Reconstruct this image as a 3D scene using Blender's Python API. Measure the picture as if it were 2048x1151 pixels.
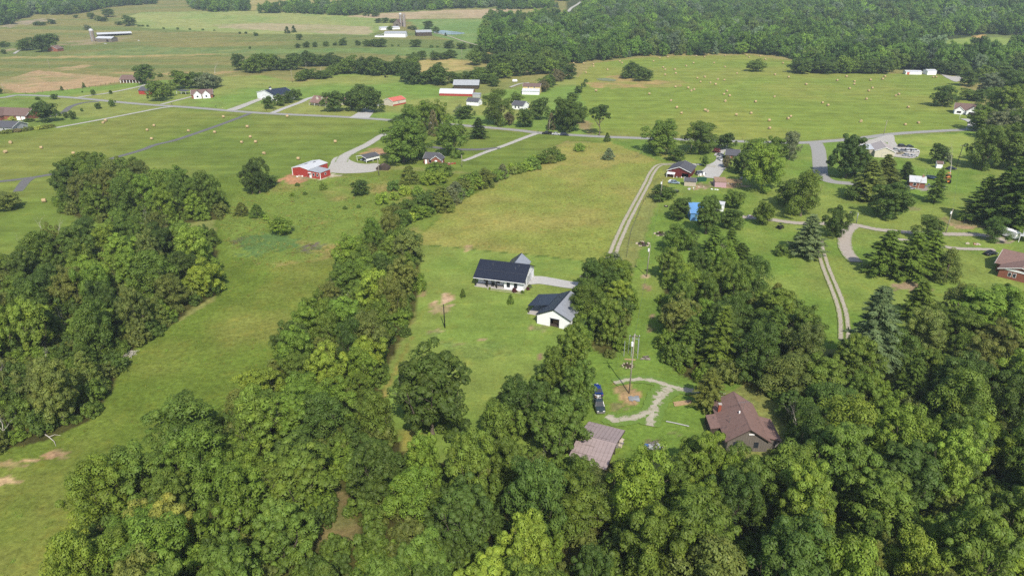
import bpy, bmesh, math, random
import numpy as np
from mathutils import Vector, Matrix

for _o in list(bpy.data.objects): bpy.data.objects.remove(_o)
scene = bpy.context.scene
COL = scene.collection

# ------------------------------------------------------------------ camera
FPX, W2, H2 = 1365.0, 2048.0, 1151.0          # focal length in photo pixels, photo size
CAM_H, PITCH = 83.0, math.radians(24.7)
cam = bpy.data.cameras.new('camera'); cam.lens = 36.0*FPX/W2; cam.sensor_width = 36.0
cam.clip_start = 1.0; cam.clip_end = 30000.0
camo = bpy.data.objects.new('camera', cam); COL.objects.link(camo)
camo.location = (0, 0, CAM_H); camo.rotation_euler = (math.pi/2-PITCH, 0, 0)
scene.camera = camo

# ------------------------------------------------------------------ sky and sun
SUN_EL = math.radians(47.0)
SUN_DIR = Vector((0.24, -0.97, 0)).normalized()*math.cos(SUN_EL) + Vector((0, 0, math.sin(SUN_EL)))
world = bpy.data.worlds.new('World'); scene.world = world; world.use_nodes = True
wn = world.node_tree.nodes; wl = world.node_tree.links; wn.clear()
sky = wn.new('ShaderNodeTexSky'); sky.sky_type = 'NISHITA'; sky.sun_disc = False
sky.sun_elevation = SUN_EL; sky.sun_rotation = math.atan2(SUN_DIR.x, SUN_DIR.y)
sky.altitude = 200; sky.air_density = 1.0; sky.dust_density = 1.6
bg = wn.new('ShaderNodeBackground'); bg.inputs['Strength'].default_value = 0.13
wo = wn.new('ShaderNodeOutputWorld')
wl.new(sky.outputs[0], bg.inputs[0]); wl.new(bg.outputs[0], wo.inputs[0])
sl = bpy.data.lights.new('sun', 'SUN'); sl.energy = 3.9; sl.angle = math.radians(0.53); sl.color = (1.0, 0.94, 0.84)
so = bpy.data.objects.new('sun', sl); COL.objects.link(so)
so.rotation_euler = SUN_DIR.to_track_quat('Z', 'Y').to_euler(); so.location = (60, -200, 300)
scene.view_settings.view_transform = 'Standard'; scene.view_settings.look = 'None'
scene.view_settings.gamma = 1.0; scene.view_settings.exposure = 0.45
scene.view_settings.use_curve_mapping = False
cy = scene.cycles
cy.max_bounces = 5; cy.diffuse_bounces = 3; cy.glossy_bounces = 2; cy.transmission_bounces = 3
cy.transparent_max_bounces = 4; cy.volume_bounces = 0; cy.caustics_reflective = False; cy.caustics_refractive = False
cy.use_denoising = False; scene.render.filter_size = 1.2
try: cy.denoising_prefilter = 'ACCURATE'
except Exception: pass

rng = np.random.default_rng(7)
R = random.Random(11)

# ------------------------------------------------------------------ noise, terrain, projection
def _hash(ix, iy, s):
    n = (ix.astype(np.int64)*374761393 + iy.astype(np.int64)*668265263 + s*1274126177) & 0x7fffffff
    n = ((n ^ (n >> 13))*1274126177) & 0x7fffffff
    return ((n ^ (n >> 16)) & 0xffff)/65535.0
def vnoise(x, y, s=0):
    x = np.asarray(x, float); y = np.asarray(y, float)
    ix = np.floor(x); iy = np.floor(y); fx = x-ix; fy = y-iy
    fx = fx*fx*(3-2*fx); fy = fy*fy*(3-2*fy)
    a = _hash(ix, iy, s); b = _hash(ix+1, iy, s); c = _hash(ix, iy+1, s); d = _hash(ix+1, iy+1, s)
    return (a*(1-fx)+b*fx)*(1-fy)+(c*(1-fx)+d*fx)*fy
def fbm(x, y, s=0, o=4):
    v = 0; a = 0.5; t = 0
    for k in range(o):
        v = v+a*vnoise(np.asarray(x)*2**k, np.asarray(y)*2**k, s+k*17); t += a; a *= 0.5
    return v/t
def sstep(a, b, v):
    t = np.clip((np.asarray(v, float)-a)/(b-a), 0, 1); return t*t*(3-2*t)
def Z(x, y):
    x = np.asarray(x, float); y = np.asarray(y, float)
    far = sstep(560, 1100, y)
    z = 42*sstep(640, 1900, y) + 0.014*np.maximum(y-1900, 0)
    z = z + far*(9*(fbm(x/520+3.1, y/420, 5, 2)-0.5)*2)
    z = z + 16*sstep(1500, 2600, y)*(vnoise(x/700, y/900, 9)-0.4)
    z = z + sstep(800, 1300, y)*sstep(200, 900, x)*14
    return z
CP, SP = math.cos(PITCH), math.sin(PITCH)
def project(x, y, z):
    dz = np.asarray(z, float)-CAM_H
    d = y*CP-dz*SP; v = -(y*SP+dz*CP)
    return W2/2+FPX*x/d, H2/2+FPX*v/d, d
_ts = np.concatenate([np.linspace(40, 700, 200), np.geomspace(705, 9000, 1500)])
def G(px, py):
    """photo pixel -> the point of the ground seen there"""
    a = (px-W2/2)/FPX; b = (py-H2/2)/FPX
    dx, dy, dz = a, CP-b*SP, -SP-b*CP
    if dz < 0:
        t = -CAM_H/dz
        if t*dy < 560: return Vector((t*dx, t*dy, 0.0))
    t = _ts/dy
    g = CAM_H+t*dz-Z(t*dx, t*dy)
    i = np.argmax(g < 0) if (g < 0).any() else len(t)-1
    i = max(i, 1)
    f = g[i-1]/(g[i-1]-g[i]+1e-9); tt = t[i-1]+(t[i]-t[i-1])*min(max(f, 0), 1)
    return Vector((tt*dx, tt*dy, float(Z(tt*dx, tt*dy))))
def scale_at(p):
    d = p.y*CP-(p.z-CAM_H)*SP
    dep = math.atan2(CAM_H-p.z, p.y)
    return FPX/d, FPX/d*math.cos(dep)          # px per metre across, and upright

# ------------------------------------------------------------------ helpers
def tag(o, label=None, cat=None, group=None, kind=None):
    if label: o['label'] = label
    if cat: o['category'] = cat
    if group: o['group'] = group
    if kind: o['kind'] = kind
    return o
def empty(name, loc=(0, 0, 0), rz=0.0):
    o = bpy.data.objects.new(name, None); COL.objects.link(o)
    o.location = loc; o.rotation_euler = (0, 0, rz); o.empty_display_size = 0.5
    return o
def link(name, me, parent=None, mat=None):
    o = bpy.data.objects.new(name, me); COL.objects.link(o)
    if parent is not None: o.parent = parent
    if mat is not None and len(me.materials) == 0: me.materials.append(mat)
    return o
def pydata(name, v, f, mat=None, smooth=False):
    me = bpy.data.meshes.new(name); me.from_pydata([tuple(map(float, q)) for q in v], [], f); me.update()
    if mat: me.materials.append(mat)
    if smooth: me.polygons.foreach_set('use_smooth', [True]*len(me.polygons))
    return me
def npmesh(name, V, F, mat=None, attr=None, smooth=False):
    """V (n,3), F (m,k) all with k corners"""
    me = bpy.data.meshes.new(name); n, (m, k) = len(V), F.shape
    me.vertices.add(n); me.vertices.foreach_set('co', np.ascontiguousarray(V, np.float32).ravel())
    me.loops.add(m*k); me.loops.foreach_set('vertex_index', F.astype(np.int32).ravel())
    me.polygons.add(m); me.polygons.foreach_set('loop_start', np.arange(0, m*k, k, dtype=np.int32))
    me.polygons.foreach_set('loop_total', np.full(m, k, np.int32))
    if smooth: me.polygons.foreach_set('use_smooth', np.ones(m, bool))
    me.update(calc_edges=True)
    if attr:
        for nm, (dom, ty, data) in attr.items():
            a = me.attributes.new(nm, ty, dom)
            a.data.foreach_set('color' if 'COLOR' in ty else 'value', np.ascontiguousarray(data, np.float32).ravel())
    if mat: me.materials.append(mat)
    return me
class MB:
    """collects boxes, prisms and tubes into one mesh"""
    def __init__(s): s.v = []; s.f = []
    def add(s, v, f):
        b = len(s.v); s.v += [tuple(q) for q in v]; s.f += [tuple(b+i for i in q) for q in f]; return s
    def box(s, x0, x1, y0, y1, z0, z1):
        return s.add([(x0,y0,z0),(x1,y0,z0),(x1,y1,z0),(x0,y1,z0),(x0,y0,z1),(x1,y0,z1),(x1,y1,z1),(x0,y1,z1)],
                     [(0,3,2,1),(4,5,6,7),(0,1,5,4),(1,2,6,5),(2,3,7,6),(3,0,4,7)])
    def prism(s, pts, vec):
        """planar polygon pts swept by vec"""
        n = len(pts); p = [Vector(q) for q in pts]; vec = Vector(vec)
        nr = sum(((p[i]).cross(p[(i+1) % n]) for i in range(n)), Vector())
        if nr.dot(vec) > 0: p.reverse()
        q = [a+vec for a in p]
        return s.add(p+q, [tuple(range(n))]+[tuple(range(2*n-1, n-1, -1))]+[(i, i+n, (i+1) % n+n, (i+1) % n) for i in range(n)])
    def tube(s, a, b, r0, r1=None, n=8, caps=True):
        a, b = Vector(a), Vector(b); r1 = r0 if r1 is None else r1
        d = (b-a).normalized(); u = d.orthogonal().normalized(); w = d.cross(u)
        v = [c+u*math.cos(2*math.pi*i/n)*r+w*math.sin(2*math.pi*i/n)*r for c, r in ((a, r0), (b, r1)) for i in range(n)]
        f = [(i, (i+1) % n, (i+1) % n+n, i+n) for i in range(n)]
        if caps: f += [tuple(range(n-1, -1, -1)), tuple(range(n, 2*n))]
        return s.add(v, f)
    def path(s, pts, rr, n=6):
        for i in range(len(pts)-1): s.tube(pts[i], pts[i+1], rr[i], rr[i+1], n, i == 0 or i == len(pts)-2)
        return s
    def mesh(s, name, mat=None, smooth=False): return pydata(name, s.v, s.f, mat, smooth)
    def build(s, name, mat, parent=None, smooth=False): return link(name, s.mesh(name, mat, smooth), parent)

# ------------------------------------------------------------------ materials
def lin(c): return tuple((v/255/12.92 if v <= 10 else ((v/255+0.055)/1.055)**2.4) for v in c)
def nodes(m): m.use_nodes = True; t = m.node_tree; return t, t.nodes, t.links, t.nodes['Principled BSDF']
_mats = {}
def mat(name, rgb, rough=0.8, var=0.15, scale=1.5, metal=0.0, bump=0.0, spec=0.3, wear=None, streak=None):
    """painted or weathered surface: base colour varied by two sizes of noise, optional wear colour"""
    if name in _mats: return _mats[name]
    m = bpy.data.materials.new(name); t, n, l, b = nodes(m)
    tc = n.new('ShaderNodeTexCoord'); mp = n.new('ShaderNodeMapping')
    if streak: mp.inputs['Scale'].default_value = streak
    l.new(tc.outputs['Object'], mp.inputs['Vector'])
    no = n.new('ShaderNodeTexNoise'); no.inputs['Scale'].default_value = scale; no.inputs['Detail'].default_value = 8; no.inputs['Roughness'].default_value = 0.65
    l.new(mp.outputs[0], no.inputs['Vector'])
    rp = n.new('ShaderNodeValToRGB'); rp.color_ramp.elements[0].position = 0.3; rp.color_ramp.elements[1].position = 0.72
    rp.color_ramp.elements[0].color = tuple(max(0, c*(1-var)) for c in rgb)+(1,)
    rp.color_ramp.elements[1].color = tuple(min(1, c*(1+var)) for c in rgb)+(1,)
    l.new(no.outputs['Fac'], rp.inputs[0]); out = rp.outputs[0]
    if wear:
        n2 = n.new('ShaderNodeTexNoise'); n2.inputs['Scale'].default_value = scale*0.45; n2.inputs['Detail'].default_value = 9; n2.inputs['Roughness'].default_value = 0.7
        l.new(mp.outputs[0], n2.inputs['Vector'])
        r2 = n.new('ShaderNodeValToRGB'); r2.color_ramp.elements[0].position = wear[1]; r2.color_ramp.elements[1].position = wear[1]+0.12
        l.new(n2.outputs['Fac'], r2.inputs[0])
        mx = n.new('ShaderNodeMix'); mx.data_type = 'RGBA'; l.new(r2.outputs[0], mx.inputs[0])
        l.new(out, mx.inputs[6]); mx.inputs[7].default_value = tuple(wear[0])+(1,); out = mx.outputs[2]
    l.new(out, b.inputs['Base Color'])
    b.inputs['Roughness'].default_value = rough; b.inputs['Metallic'].default_value = metal; b.inputs['Specular IOR Level'].default_value = spec
    if bump:
        bp = n.new('ShaderNodeBump'); bp.inputs['Strength'].default_value = bump; bp.inputs['Distance'].default_value = 0.05
        l.new(no.outputs['Fac'], bp.inputs['Height']); l.new(bp.outputs[0], b.inputs['Normal'])
    _mats[name] = m; return m

def leaf_mat(name, source, trans=0.36):
    m = bpy.data.materials.new(name); t, n, l, b = nodes(m)
    if source == 'OBJECT':
        src = n.new('ShaderNodeObjectInfo').outputs['Color']
    else:
        at = n.new('ShaderNodeAttribute'); at.attribute_type = 'INSTANCER'; at.attribute_name = 'tint'; src = at.outputs['Color']
    va = n.new('ShaderNodeAttribute'); va.attribute_type = 'GEOMETRY'; va.attribute_name = 'var'
    sp = n.new('ShaderNodeSeparateColor'); l.new(va.outputs['Color'], sp.inputs[0])
    # x: lightness of the leaf, y: how yellow the clump is
    ma = n.new('ShaderNodeMath'); ma.operation = 'MULTIPLY_ADD'; ma.inputs[1].default_value = 0.75; ma.inputs[2].default_value = 0.62
    l.new(sp.outputs[0], ma.inputs[0])
    mu = n.new('ShaderNodeMix'); mu.data_type = 'RGBA'; mu.blend_type = 'MULTIPLY'; mu.inputs[0].default_value = 1
    l.new(src, mu.inputs[6]); l.new(ma.outputs[0], mu.inputs[7])
    ye = n.new('ShaderNodeMix'); ye.data_type = 'RGBA'; ye.blend_type = 'MULTIPLY'
    l.new(sp.outputs[1], ye.inputs[0]); l.new(mu.outputs[2], ye.inputs[6]); ye.inputs[7].default_value = (1.5, 1.18, 0.85, 1)
    l.new(ye.outputs[2], b.inputs['Base Color']); b.inputs['Roughness'].default_value = 0.55; b.inputs['Specular IOR Level'].default_value = 0.25
    tr = n.new('ShaderNodeBsdfTranslucent'); tm = n.new('ShaderNodeMix'); tm.data_type = 'RGBA'; tm.blend_type = 'MULTIPLY'; tm.inputs[0].default_value = 1
    l.new(ye.outputs[2], tm.inputs[6]); tm.inputs[7].default_value = (1.25, 1.3, 0.6, 1); l.new(tm.outputs[2], tr.inputs[0])
    mx = n.new('ShaderNodeMixShader'); mx.inputs[0].default_value = trans
    l.new(b.outputs[0], mx.inputs[1]); l.new(tr.outputs[0], mx.inputs[2])
    l.new(mx.outputs[0], n['Material Output'].inputs['Surface'])
    return m
LEAF = leaf_mat('leaves', 'OBJECT'); LEAF_I = leaf_mat('leaves_of_the_far_wood', 'INSTANCER')
BARK = mat('bark', (0.13, 0.105, 0.08), 0.9, 0.35, 6, bump=0.4, spec=0.1)
DEADWOOD = mat('dead_wood', (0.48, 0.44, 0.38), 0.9, 0.25, 4, spec=0.1)

def gravel_mat(name, c0, c1, grass=None, cover=0.55, rough=0.95, edge=None, edge_at=1.25):
    m = bpy.data.materials.new(name); t, n, l, b = nodes(m)
    tc = n.new('ShaderNodeTexCoord')
    def noise(s, d=6, r=0.6):
        q = n.new('ShaderNodeTexNoise'); q.inputs['Scale'].default_value = s; q.inputs['Detail'].default_value = d; q.inputs['Roughness'].default_value = r
        l.new(tc.outputs['Object'], q.inputs['Vector']); return q.outputs['Fac']
    def ramp(f, p0, p1, a, c):
        q = n.new('ShaderNodeValToRGB'); e = q.color_ramp.elements; e[0].position = p0; e[1].position = p1
        e[0].color = tuple(a)+(1,); e[1].color = tuple(c)+(1,); l.new(f, q.inputs[0]); return q.outputs[0]
    col = ramp(noise(0.9, 9, 0.75), 0.32, 0.7, c0, c1)
    if grass is not None:
        g = ramp(noise(2.0, 8, 0.7), 0.3, 0.7, [v*0.75 for v in grass], [v*1.2 for v in grass])
        mx = n.new('ShaderNodeMix'); mx.data_type = 'RGBA'
        l.new(ramp(noise(0.55, 9, 0.72), cover-0.06, cover+0.06, (0, 0, 0), (1, 1, 1)), mx.inputs[0])
        l.new(col, mx.inputs[6]); l.new(g, mx.inputs[7]); col = mx.outputs[2]
    if edge is not None:
        ea = n.new('ShaderNodeAttribute'); ea.attribute_type = 'GEOMETRY'; ea.attribute_name = 'edge'
        ad = n.new('ShaderNodeMath'); ad.operation = 'MULTIPLY_ADD'; l.new(noise(0.9, 8, 0.72), ad.inputs[0]); ad.inputs[1].default_value = 2.0; l.new(ea.outputs['Fac'], ad.inputs[2])
        ms = n.new('ShaderNodeMapRange'); ms.inputs[1].default_value = edge_at; ms.inputs[2].default_value = edge_at+0.16; l.new(ad.outputs[0], ms.inputs[0])
        g2 = ramp(noise(2.0, 8, 0.7), 0.3, 0.7, [v*0.8 for v in edge], [v*1.15 for v in edge])
        m2 = n.new('ShaderNodeMix'); m2.data_type = 'RGBA'; l.new(ms.outputs[0], m2.inputs[0]); l.new(col, m2.inputs[6]); l.new(g2, m2.inputs[7]); col = m2.outputs[2]
    l.new(col, b.inputs['Base Color']); b.inputs['Roughness'].default_value = rough; b.inputs['Specular IOR Level'].default_value = 0.15
    bp = n.new('ShaderNodeBump'); bp.inputs['Strength'].default_value = 0.5; bp.inputs['Distance'].default_value = 0.06
    l.new(noise(6, 4, 0.7), bp.inputs['Height']); l.new(bp.outputs[0], b.inputs['Normal'])
    return m
# ================================================================== THE GROUND
KLIT = 1.56                                    # how much brighter than its base colour a sunlit surface shows
def alb(c): return np.array([v/KLIT for v in lin(c)])
def world_poly(pts, dens=25):
    out = []
    for i, p in enumerate(pts):
        q = pts[(i+1) % len(pts)]; k = max(1, int(math.hypot(q[0]-p[0], q[1]-p[1])/dens))
        for j in range(k):
            w = G(p[0]+(q[0]-p[0])*j/k, p[1]+(q[1]-p[1])*j/k); out.append((w.x, w.y))
    return np.array(out)
def inside(P, x, y):
    x0, y0 = P.min(0); x1, y1 = P.max(0)
    res = np.zeros(x.shape, bool); m = (x >= x0) & (x <= x1) & (y >= y0) & (y <= y1)
    if not m.any(): return res
    xs, ys = x[m], y[m]; c = np.zeros(xs.shape, bool); n = len(P)
    for i in range(n):
        ax, ay = P[i]; bx, by = P[i-1]
        if ay == by: continue
        c ^= ((ay > ys) != (by > ys)) & (xs < (bx-ax)*(ys-ay)/(by-ay)+ax)
    res[m] = c; return res

ys_ = [-500, -300, -180, -100, -40, 0, 25, 45]
y = 58.0
while y < 3400: ys_.append(y); y += max(0.75, min(0.0072*y, 14))
ys_ += [3600, 4000, 4600, 5400, 6500]
ys_ = np.array(ys_); NC = 430
u = np.linspace(-1, 1, NC)
rows = []
for yy in ys_:
    hw = 100+0.86*max(yy, 0)
    ext = np.array([1.15, 1.35, 1.7])
    rows.append(np.concatenate([-(hw*ext+200*(ext-1))[::-1], hw*u, hw*ext+200*(ext-1)]))
GX = np.array(rows); GY = np.repeat(ys_[:, None], GX.shape[1], 1)
# jitter so that colour edges do not follow the mesh
gx, gy = GX.ravel(), GY.ravel()
gz = Z(gx, gy)

COLG = np.zeros((len(gx), 3)); MOW = np.zeros((len(gx), 3))
n1 = fbm(gx/60, gy/60, 1); n2 = fbm(gx/14, gy/14, 2); n3 = fbm(gx/4, gy/4, 3, 3); n4 = fbm(gx/200, gy/140, 4, 3)
def field(c, c2=None, n=None, lo=0.35, hi=0.65, add=True):
    up_ = np.array((17, 11, 8)) if add else np.zeros(3); a = alb(up_+c)[None, :]
    if c2 is None: return np.repeat(a, len(gx), 0)
    t = sstep(lo, hi, n)[:, None]; return a*(1-t)+alb(up_+c2)[None, :]*t
def put(m, colr, mow=None):
    COLG[m] = colr[m]
    MOW[m] = mow if mow is not None else (0, 0, 1)
def paint(pts, colr, mow=None, rough=0.0, dens=25):
    P = world_poly(pts, dens)
    if rough:
        m = inside(P, gx+rough*(n2-0.5)*2+rough*(n3-0.5), gy+1.6*rough*(fbm(gx/14+9, gy/14, 8)-0.5)*2+rough*(n3-0.5))
    else: m = inside(P, gx, gy)
    put(m, colr, mow); return m

pasture = field((126, 138, 74), (150, 146, 88), 0.55*n4+0.45*n1, 0.40, 0.66)
put(np.ones(len(gx), bool), pasture)
# far pasture and crop land at the upper left
paint([(-300,195),(-300,-40),(2300,-40),(2300,150),(1000,60),(960,130),(830,165),(480,150),(0,192)], field((106,126,66), (134,134,78), 0.5*n4+0.5*fbm(gx/160, gy/22, 31), 0.42, 0.64))
paint([(114,112),(279,94),(520,98),(520,107),(254,111)], field((106,132,74), (126,142,82), n2), rough=1.5)
paint([(0,162),(71,141),(122,147),(241,154),(246,163),(142,179),(51,189),(0,177)], field((196,166,124), (152,152,94), 0.5*n1+0.5*n2, 0.45, 0.7, add=False), rough=5)
paint([(112,136),(180,128),(186,131),(150,142),(118,142)], field((188,164,118), (152,150,92), n2, 0.45, 0.7, add=False), rough=5)
paint([(0,113),(200,112),(485,107),(485,109),(240,115),(0,118)], field((164,152,98), (134,142,82), n2, 0.5, 0.7), rough=2)
paint([(180,143),(430,145),(470,139),(470,143),(430,150),(250,150)], field((166,150,100), (128,140,78), n2, 0.45, 0.65), rough=3)
paint([(240,40),(280,25),(480,22),(700,30),(760,38),(800,40),(740,70),(640,69),(520,68),(390,62),(280,55)], field((132,156,86), (150,162,96), n1), mow=(0.7, 0, 0.3))
paint([(420,49),(520,46),(640,49),(745,54),(740,69),(640,67),(520,60),(440,56)], field((186,174,132), (168,168,112), n1, 0.4, 0.65, add=False), mow=(0.8, 0, 0.2), rough=4)
paint([(690,33),(760,27),(880,21),(1000,18),(1070,21),(980,37),(800,38),(740,36)], field((194,174,138), (178,166,122), n1, add=False), mow=(0.6, 0, 0.3))
paint([(815,39),(980,38),(972,90),(955,92),(870,72),(840,60)], field((108,144,76), (122,150,84), n1), mow=(0.5, 0, 0.4))
paint([(480,-5),(690,-5),(690,14),(600,18),(560,10),(500,22)], field((164,158,100), (140,146,84), n1), rough=6)
paint([(510,99),(815,95),(944,97),(941,119),(815,112),(688,103),(510,109)], field((100,132,70), (114,140,76), n2), mow=(0.6, 0, 0.3))
paint([(812,143),(828,124),(870,117),(950,122),(946,138),(900,143),(830,147)], field((176,164,104), (152,152,88), n2, 0.4, 0.7), mow=(0.5, 0, 0.6), rough=2)
paint([(968,98),(1000,100),(992,128),(972,124)], field((186,166,110), (160,152,88), n2), rough=2)
paint([(1000,24),(1060,20),(1142,25),(1140,42),(1060,44),(1020,40)], field((150,150,92), (172,156,106), n1), rough=4)
# lawns and meadows between the houses along the road
paint([(-200,190),(60,186),(330,160),(520,150),(600,166),(730,138),(800,150),(890,178),(960,190),(1150,150),(1190,200),(1170,270),(950,250),(780,238),(520,222),(150,196),(0,196)], field((116,150,66), (138,152,78), n1, 0.42, 0.66), mow=(0, 0.25, 0.6))
paint([(-300,197),(150,197),(430,217),(800,243),(1080,268),(1290,280),(1290,290),(1130,282),(1000,350),(780,330),(560,370),(200,480),(-300,620)], field((106,132,54), (118,137,61), n1), mow=(0, 1.0, 0.4))
paint([(-100,262),(112,257),(320,218),(480,228),(270,300),(120,343),(-100,372)], field((112,134,56), (124,138,64), n1), mow=(0, 0.9, 0.4))
paint([(-100,200),(150,199),(317,215),(112,255),(-100,262)], field((114,142,64), (132,148,74), n1), mow=(0, 0.4, 0.5))
# the long meadow, rough grass by the red building
paint([(440,350),(560,365),(680,345),(800,340),(1000,352),(830,480),(690,520),(600,660),(520,760),(330,900),(180,1050),(90,1250),(-700,1250),(-500,900),(0,900),(180,830),(260,700),(430,600),(430,450)],
      field((116,136,54), (138,144,68), 0.6*n1+0.4*n2, 0.40, 0.66, False), mow=(0, 0, 1))
paint([(440,440),(480,380),(560,362),(690,350),(830,360),(900,420),(830,470),(700,510),(560,540),(450,520)], field((112,138,58), (152,142,84), 0.5*n1+0.5*n2, 0.47, 0.64), mow=(0, 0, 1), rough=3)
# dry meadow behind the white house
paint([(822,492),(900,415),(1025,352),(1130,284),(1285,290),(1335,325),(1290,400),(1245,470),(1230,530),(1150,520),(960,505)], field((130,146,66), (148,150,78), 0.6*n1+0.4*n2, 0.40, 0.64), mow=(0, 0, 1), rough=1.0)
paint([(1130,284),(1290,287),(1330,320),(1290,332),(1150,330),(1080,340)], field((138,146,70), (150,150,80), n2), rough=6)
# mown lawn of the white house
paint([(828,489),(905,494),(1000,504),(1090,512),(1165,522),(1180,560),(1180,700),(1100,900),(850,940),(740,900),(750,780),(830,640)], field((117,147,64), (129,150,71), 0.5*n1+0.5*n2), mow=(0, 0.6, 0.6))
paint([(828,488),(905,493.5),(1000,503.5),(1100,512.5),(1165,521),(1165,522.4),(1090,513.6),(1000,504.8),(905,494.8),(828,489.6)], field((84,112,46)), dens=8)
# hay field and lawns on the right
paint([(1150,158),(1190,126),(1300,114),(1500,110),(1600,124),(1700,146),(1900,150),(1940,190),(1950,255),(1720,272),(1600,282),(1290,273),(1190,268),(1170,215)], field((122,147,60), (135,149,67), n1), mow=(0.9, 0, 0.4))
paint([(1170,165),(1240,150),(1300,160),(1370,164),(1360,172),(1260,176),(1190,176)], field((140,146,74), (168,150,96), n2, 0.4, 0.65), rough=8)
paint([(1820,92),(1860,80),(1960,75),(2200,78),(2200,112),(1910,114)], field((130,156,76), (146,158,84), n1), mow=(0.8, 0, 0.3))
paint([(1745,0),(1800,-6),(1960,-6),(1880,10),(1760,12)], field((150,166,100), (160,160,104), n1))
paint([(1945,66),(1968,66),(1975,78),(1950,79)], field((186,160,104)))
paint([(1180,268),(1290,280),(1620,289),(1720,276),(1940,262),(2300,262),(2300,640),(1640,700),(1420,800),(1400,900),(1240,930),(1150,900),(1170,720),(1260,560),(1340,330)], field((106,140,56), (126,148,68), 0.5*n1+0.5*n2, 0.4, 0.66), mow=(0, 0, 0.8))
paint([(1760,278),(1930,266),(1950,300),(1920,330),(1840,318),(1800,290)], field((128,156,66), (140,160,74), n2), mow=(0, 0.8, 0.3))
paint([(1290,275),(1340,325),(1300,402),(1320,405),(1370,330),(1340,290)], field((118,142,60), (138,146,72), n2), rough=2)
# woodland floor
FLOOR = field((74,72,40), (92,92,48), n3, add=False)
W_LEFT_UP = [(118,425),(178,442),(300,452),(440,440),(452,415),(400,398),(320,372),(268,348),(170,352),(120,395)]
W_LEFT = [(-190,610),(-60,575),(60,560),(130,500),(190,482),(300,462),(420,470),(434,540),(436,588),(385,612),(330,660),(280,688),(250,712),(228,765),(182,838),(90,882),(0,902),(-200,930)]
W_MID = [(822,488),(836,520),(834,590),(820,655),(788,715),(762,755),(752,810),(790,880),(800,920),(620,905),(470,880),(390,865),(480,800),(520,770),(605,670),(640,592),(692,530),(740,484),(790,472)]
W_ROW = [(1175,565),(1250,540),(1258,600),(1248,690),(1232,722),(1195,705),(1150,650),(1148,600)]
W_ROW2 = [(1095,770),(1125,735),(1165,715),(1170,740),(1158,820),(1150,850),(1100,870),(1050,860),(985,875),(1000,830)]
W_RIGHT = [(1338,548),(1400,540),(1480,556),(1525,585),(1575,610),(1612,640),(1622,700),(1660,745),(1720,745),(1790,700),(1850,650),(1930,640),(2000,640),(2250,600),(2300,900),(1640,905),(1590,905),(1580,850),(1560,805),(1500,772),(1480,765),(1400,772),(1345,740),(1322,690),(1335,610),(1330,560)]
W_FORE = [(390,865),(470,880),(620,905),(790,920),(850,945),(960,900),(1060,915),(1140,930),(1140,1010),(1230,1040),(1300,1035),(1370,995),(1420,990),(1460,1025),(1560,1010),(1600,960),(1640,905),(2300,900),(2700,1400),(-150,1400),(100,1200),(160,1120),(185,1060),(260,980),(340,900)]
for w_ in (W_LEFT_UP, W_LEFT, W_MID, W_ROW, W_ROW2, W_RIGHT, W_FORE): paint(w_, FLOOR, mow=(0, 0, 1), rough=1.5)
paint([(1330,80),(1500,100),(1600,120),(1800,140),(1940,150),(2300,170),(2300,120),(1900,115),(1820,92),(1960,70),(2300,70),(2300,-40),(1150,-40),(1130,25),(980,45),(960,100),(1060,115),(1140,125)], field((70,84,46), (84,92,52), n1, add=False))
# clearings, bare earth, worn grass
GLADES = [[(1208,39),(1225,35),(1248,38),(1246,45),(1222,46)], [(1284,57),(1305,54),(1338,56),(1336,61),(1300,63)], [(1700,52),(1722,49),(1745,52),(1735,57),(1708,57)], [(1395,24),(1415,22),(1430,24),(1420,28),(1400,28)]]
for q_ in GLADES: paint(q_, field((150,154,92), (166,158,104), n2), rough=3, dens=6)
C_BROWN = [(655,985),(690,975),(722,1040),(728,1085),(690,1098),(645,1088),(648,1040)]
C_GRASS = [(792,858),(846,862),(836,905),(826,925),(800,912)]
paint(C_BROWN, field((144,124,84), (128,128,76), 0.5*n3+0.5*n2, 0.42, 0.66, add=False), rough=1.0)
paint(C_GRASS, field((132,138,68), (116,134,60), n3), rough=1.0)
def spot(cx, cy, rx, ry, c, c2=None, rough=1.0, cover=0.5, mow=None):
    """an uneven patch; rx, ry in photo pixels around the ground point"""
    p = G(cx, cy); s, _ = scale_at(p); dep = math.atan2(CAM_H-p.z, p.y)
    ax, ay = rx/s, ry/(s*math.sin(dep))
    x_, y_ = gx-p.x, gy-p.y
    e = (x_/ax)**2+(y_/ay)**2
    m = (e < 4) & (e+(fbm(gx/(0.35*ax), gy/(0.35*ay), 41)-0.5)*2.2*rough < cover*2)
    ds = lambda q: None if q is None else tuple(0.86*v+0.14*sum(q)/3+6 for v in q)
    COLG[m] = field(ds(c), ds(c2), n3, add=False)[m] if c2 else field(ds(c), add=False)[m]; MOW[m] = mow or (0, 0, 1)
spot(895,598,13,11,(214,178,140),(180,150,100),1.3,0.6); spot(866,609,9,8,(206,170,130),(170,146,96),1.2,0.6); spot(880,616,22,13,(178,160,106),(126,146,70),1.6,0.35)
spot(866,664,20,7,(170,150,98),(122,144,66),1.8,0.35); spot(905,690,26,10,(150,150,80),(124,148,64),1.5,0.4); spot(960,700,60,16,(130,152,62),(122,150,60),1,0.6)
spot(939,496,8,6,(196,160,110),(150,150,80),1.5,0.5); spot(963,679,6,3,(170,146,104),None,1.2,0.5); spot(845,586,7,8,(170,146,96),(120,140,64),1.6,0.45)
spot(1080,655,22,6,(180,146,104),(128,140,70),1.5,0.45); spot(1083,712,5,8,(160,130,96),None,1.2,0.5)
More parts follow.
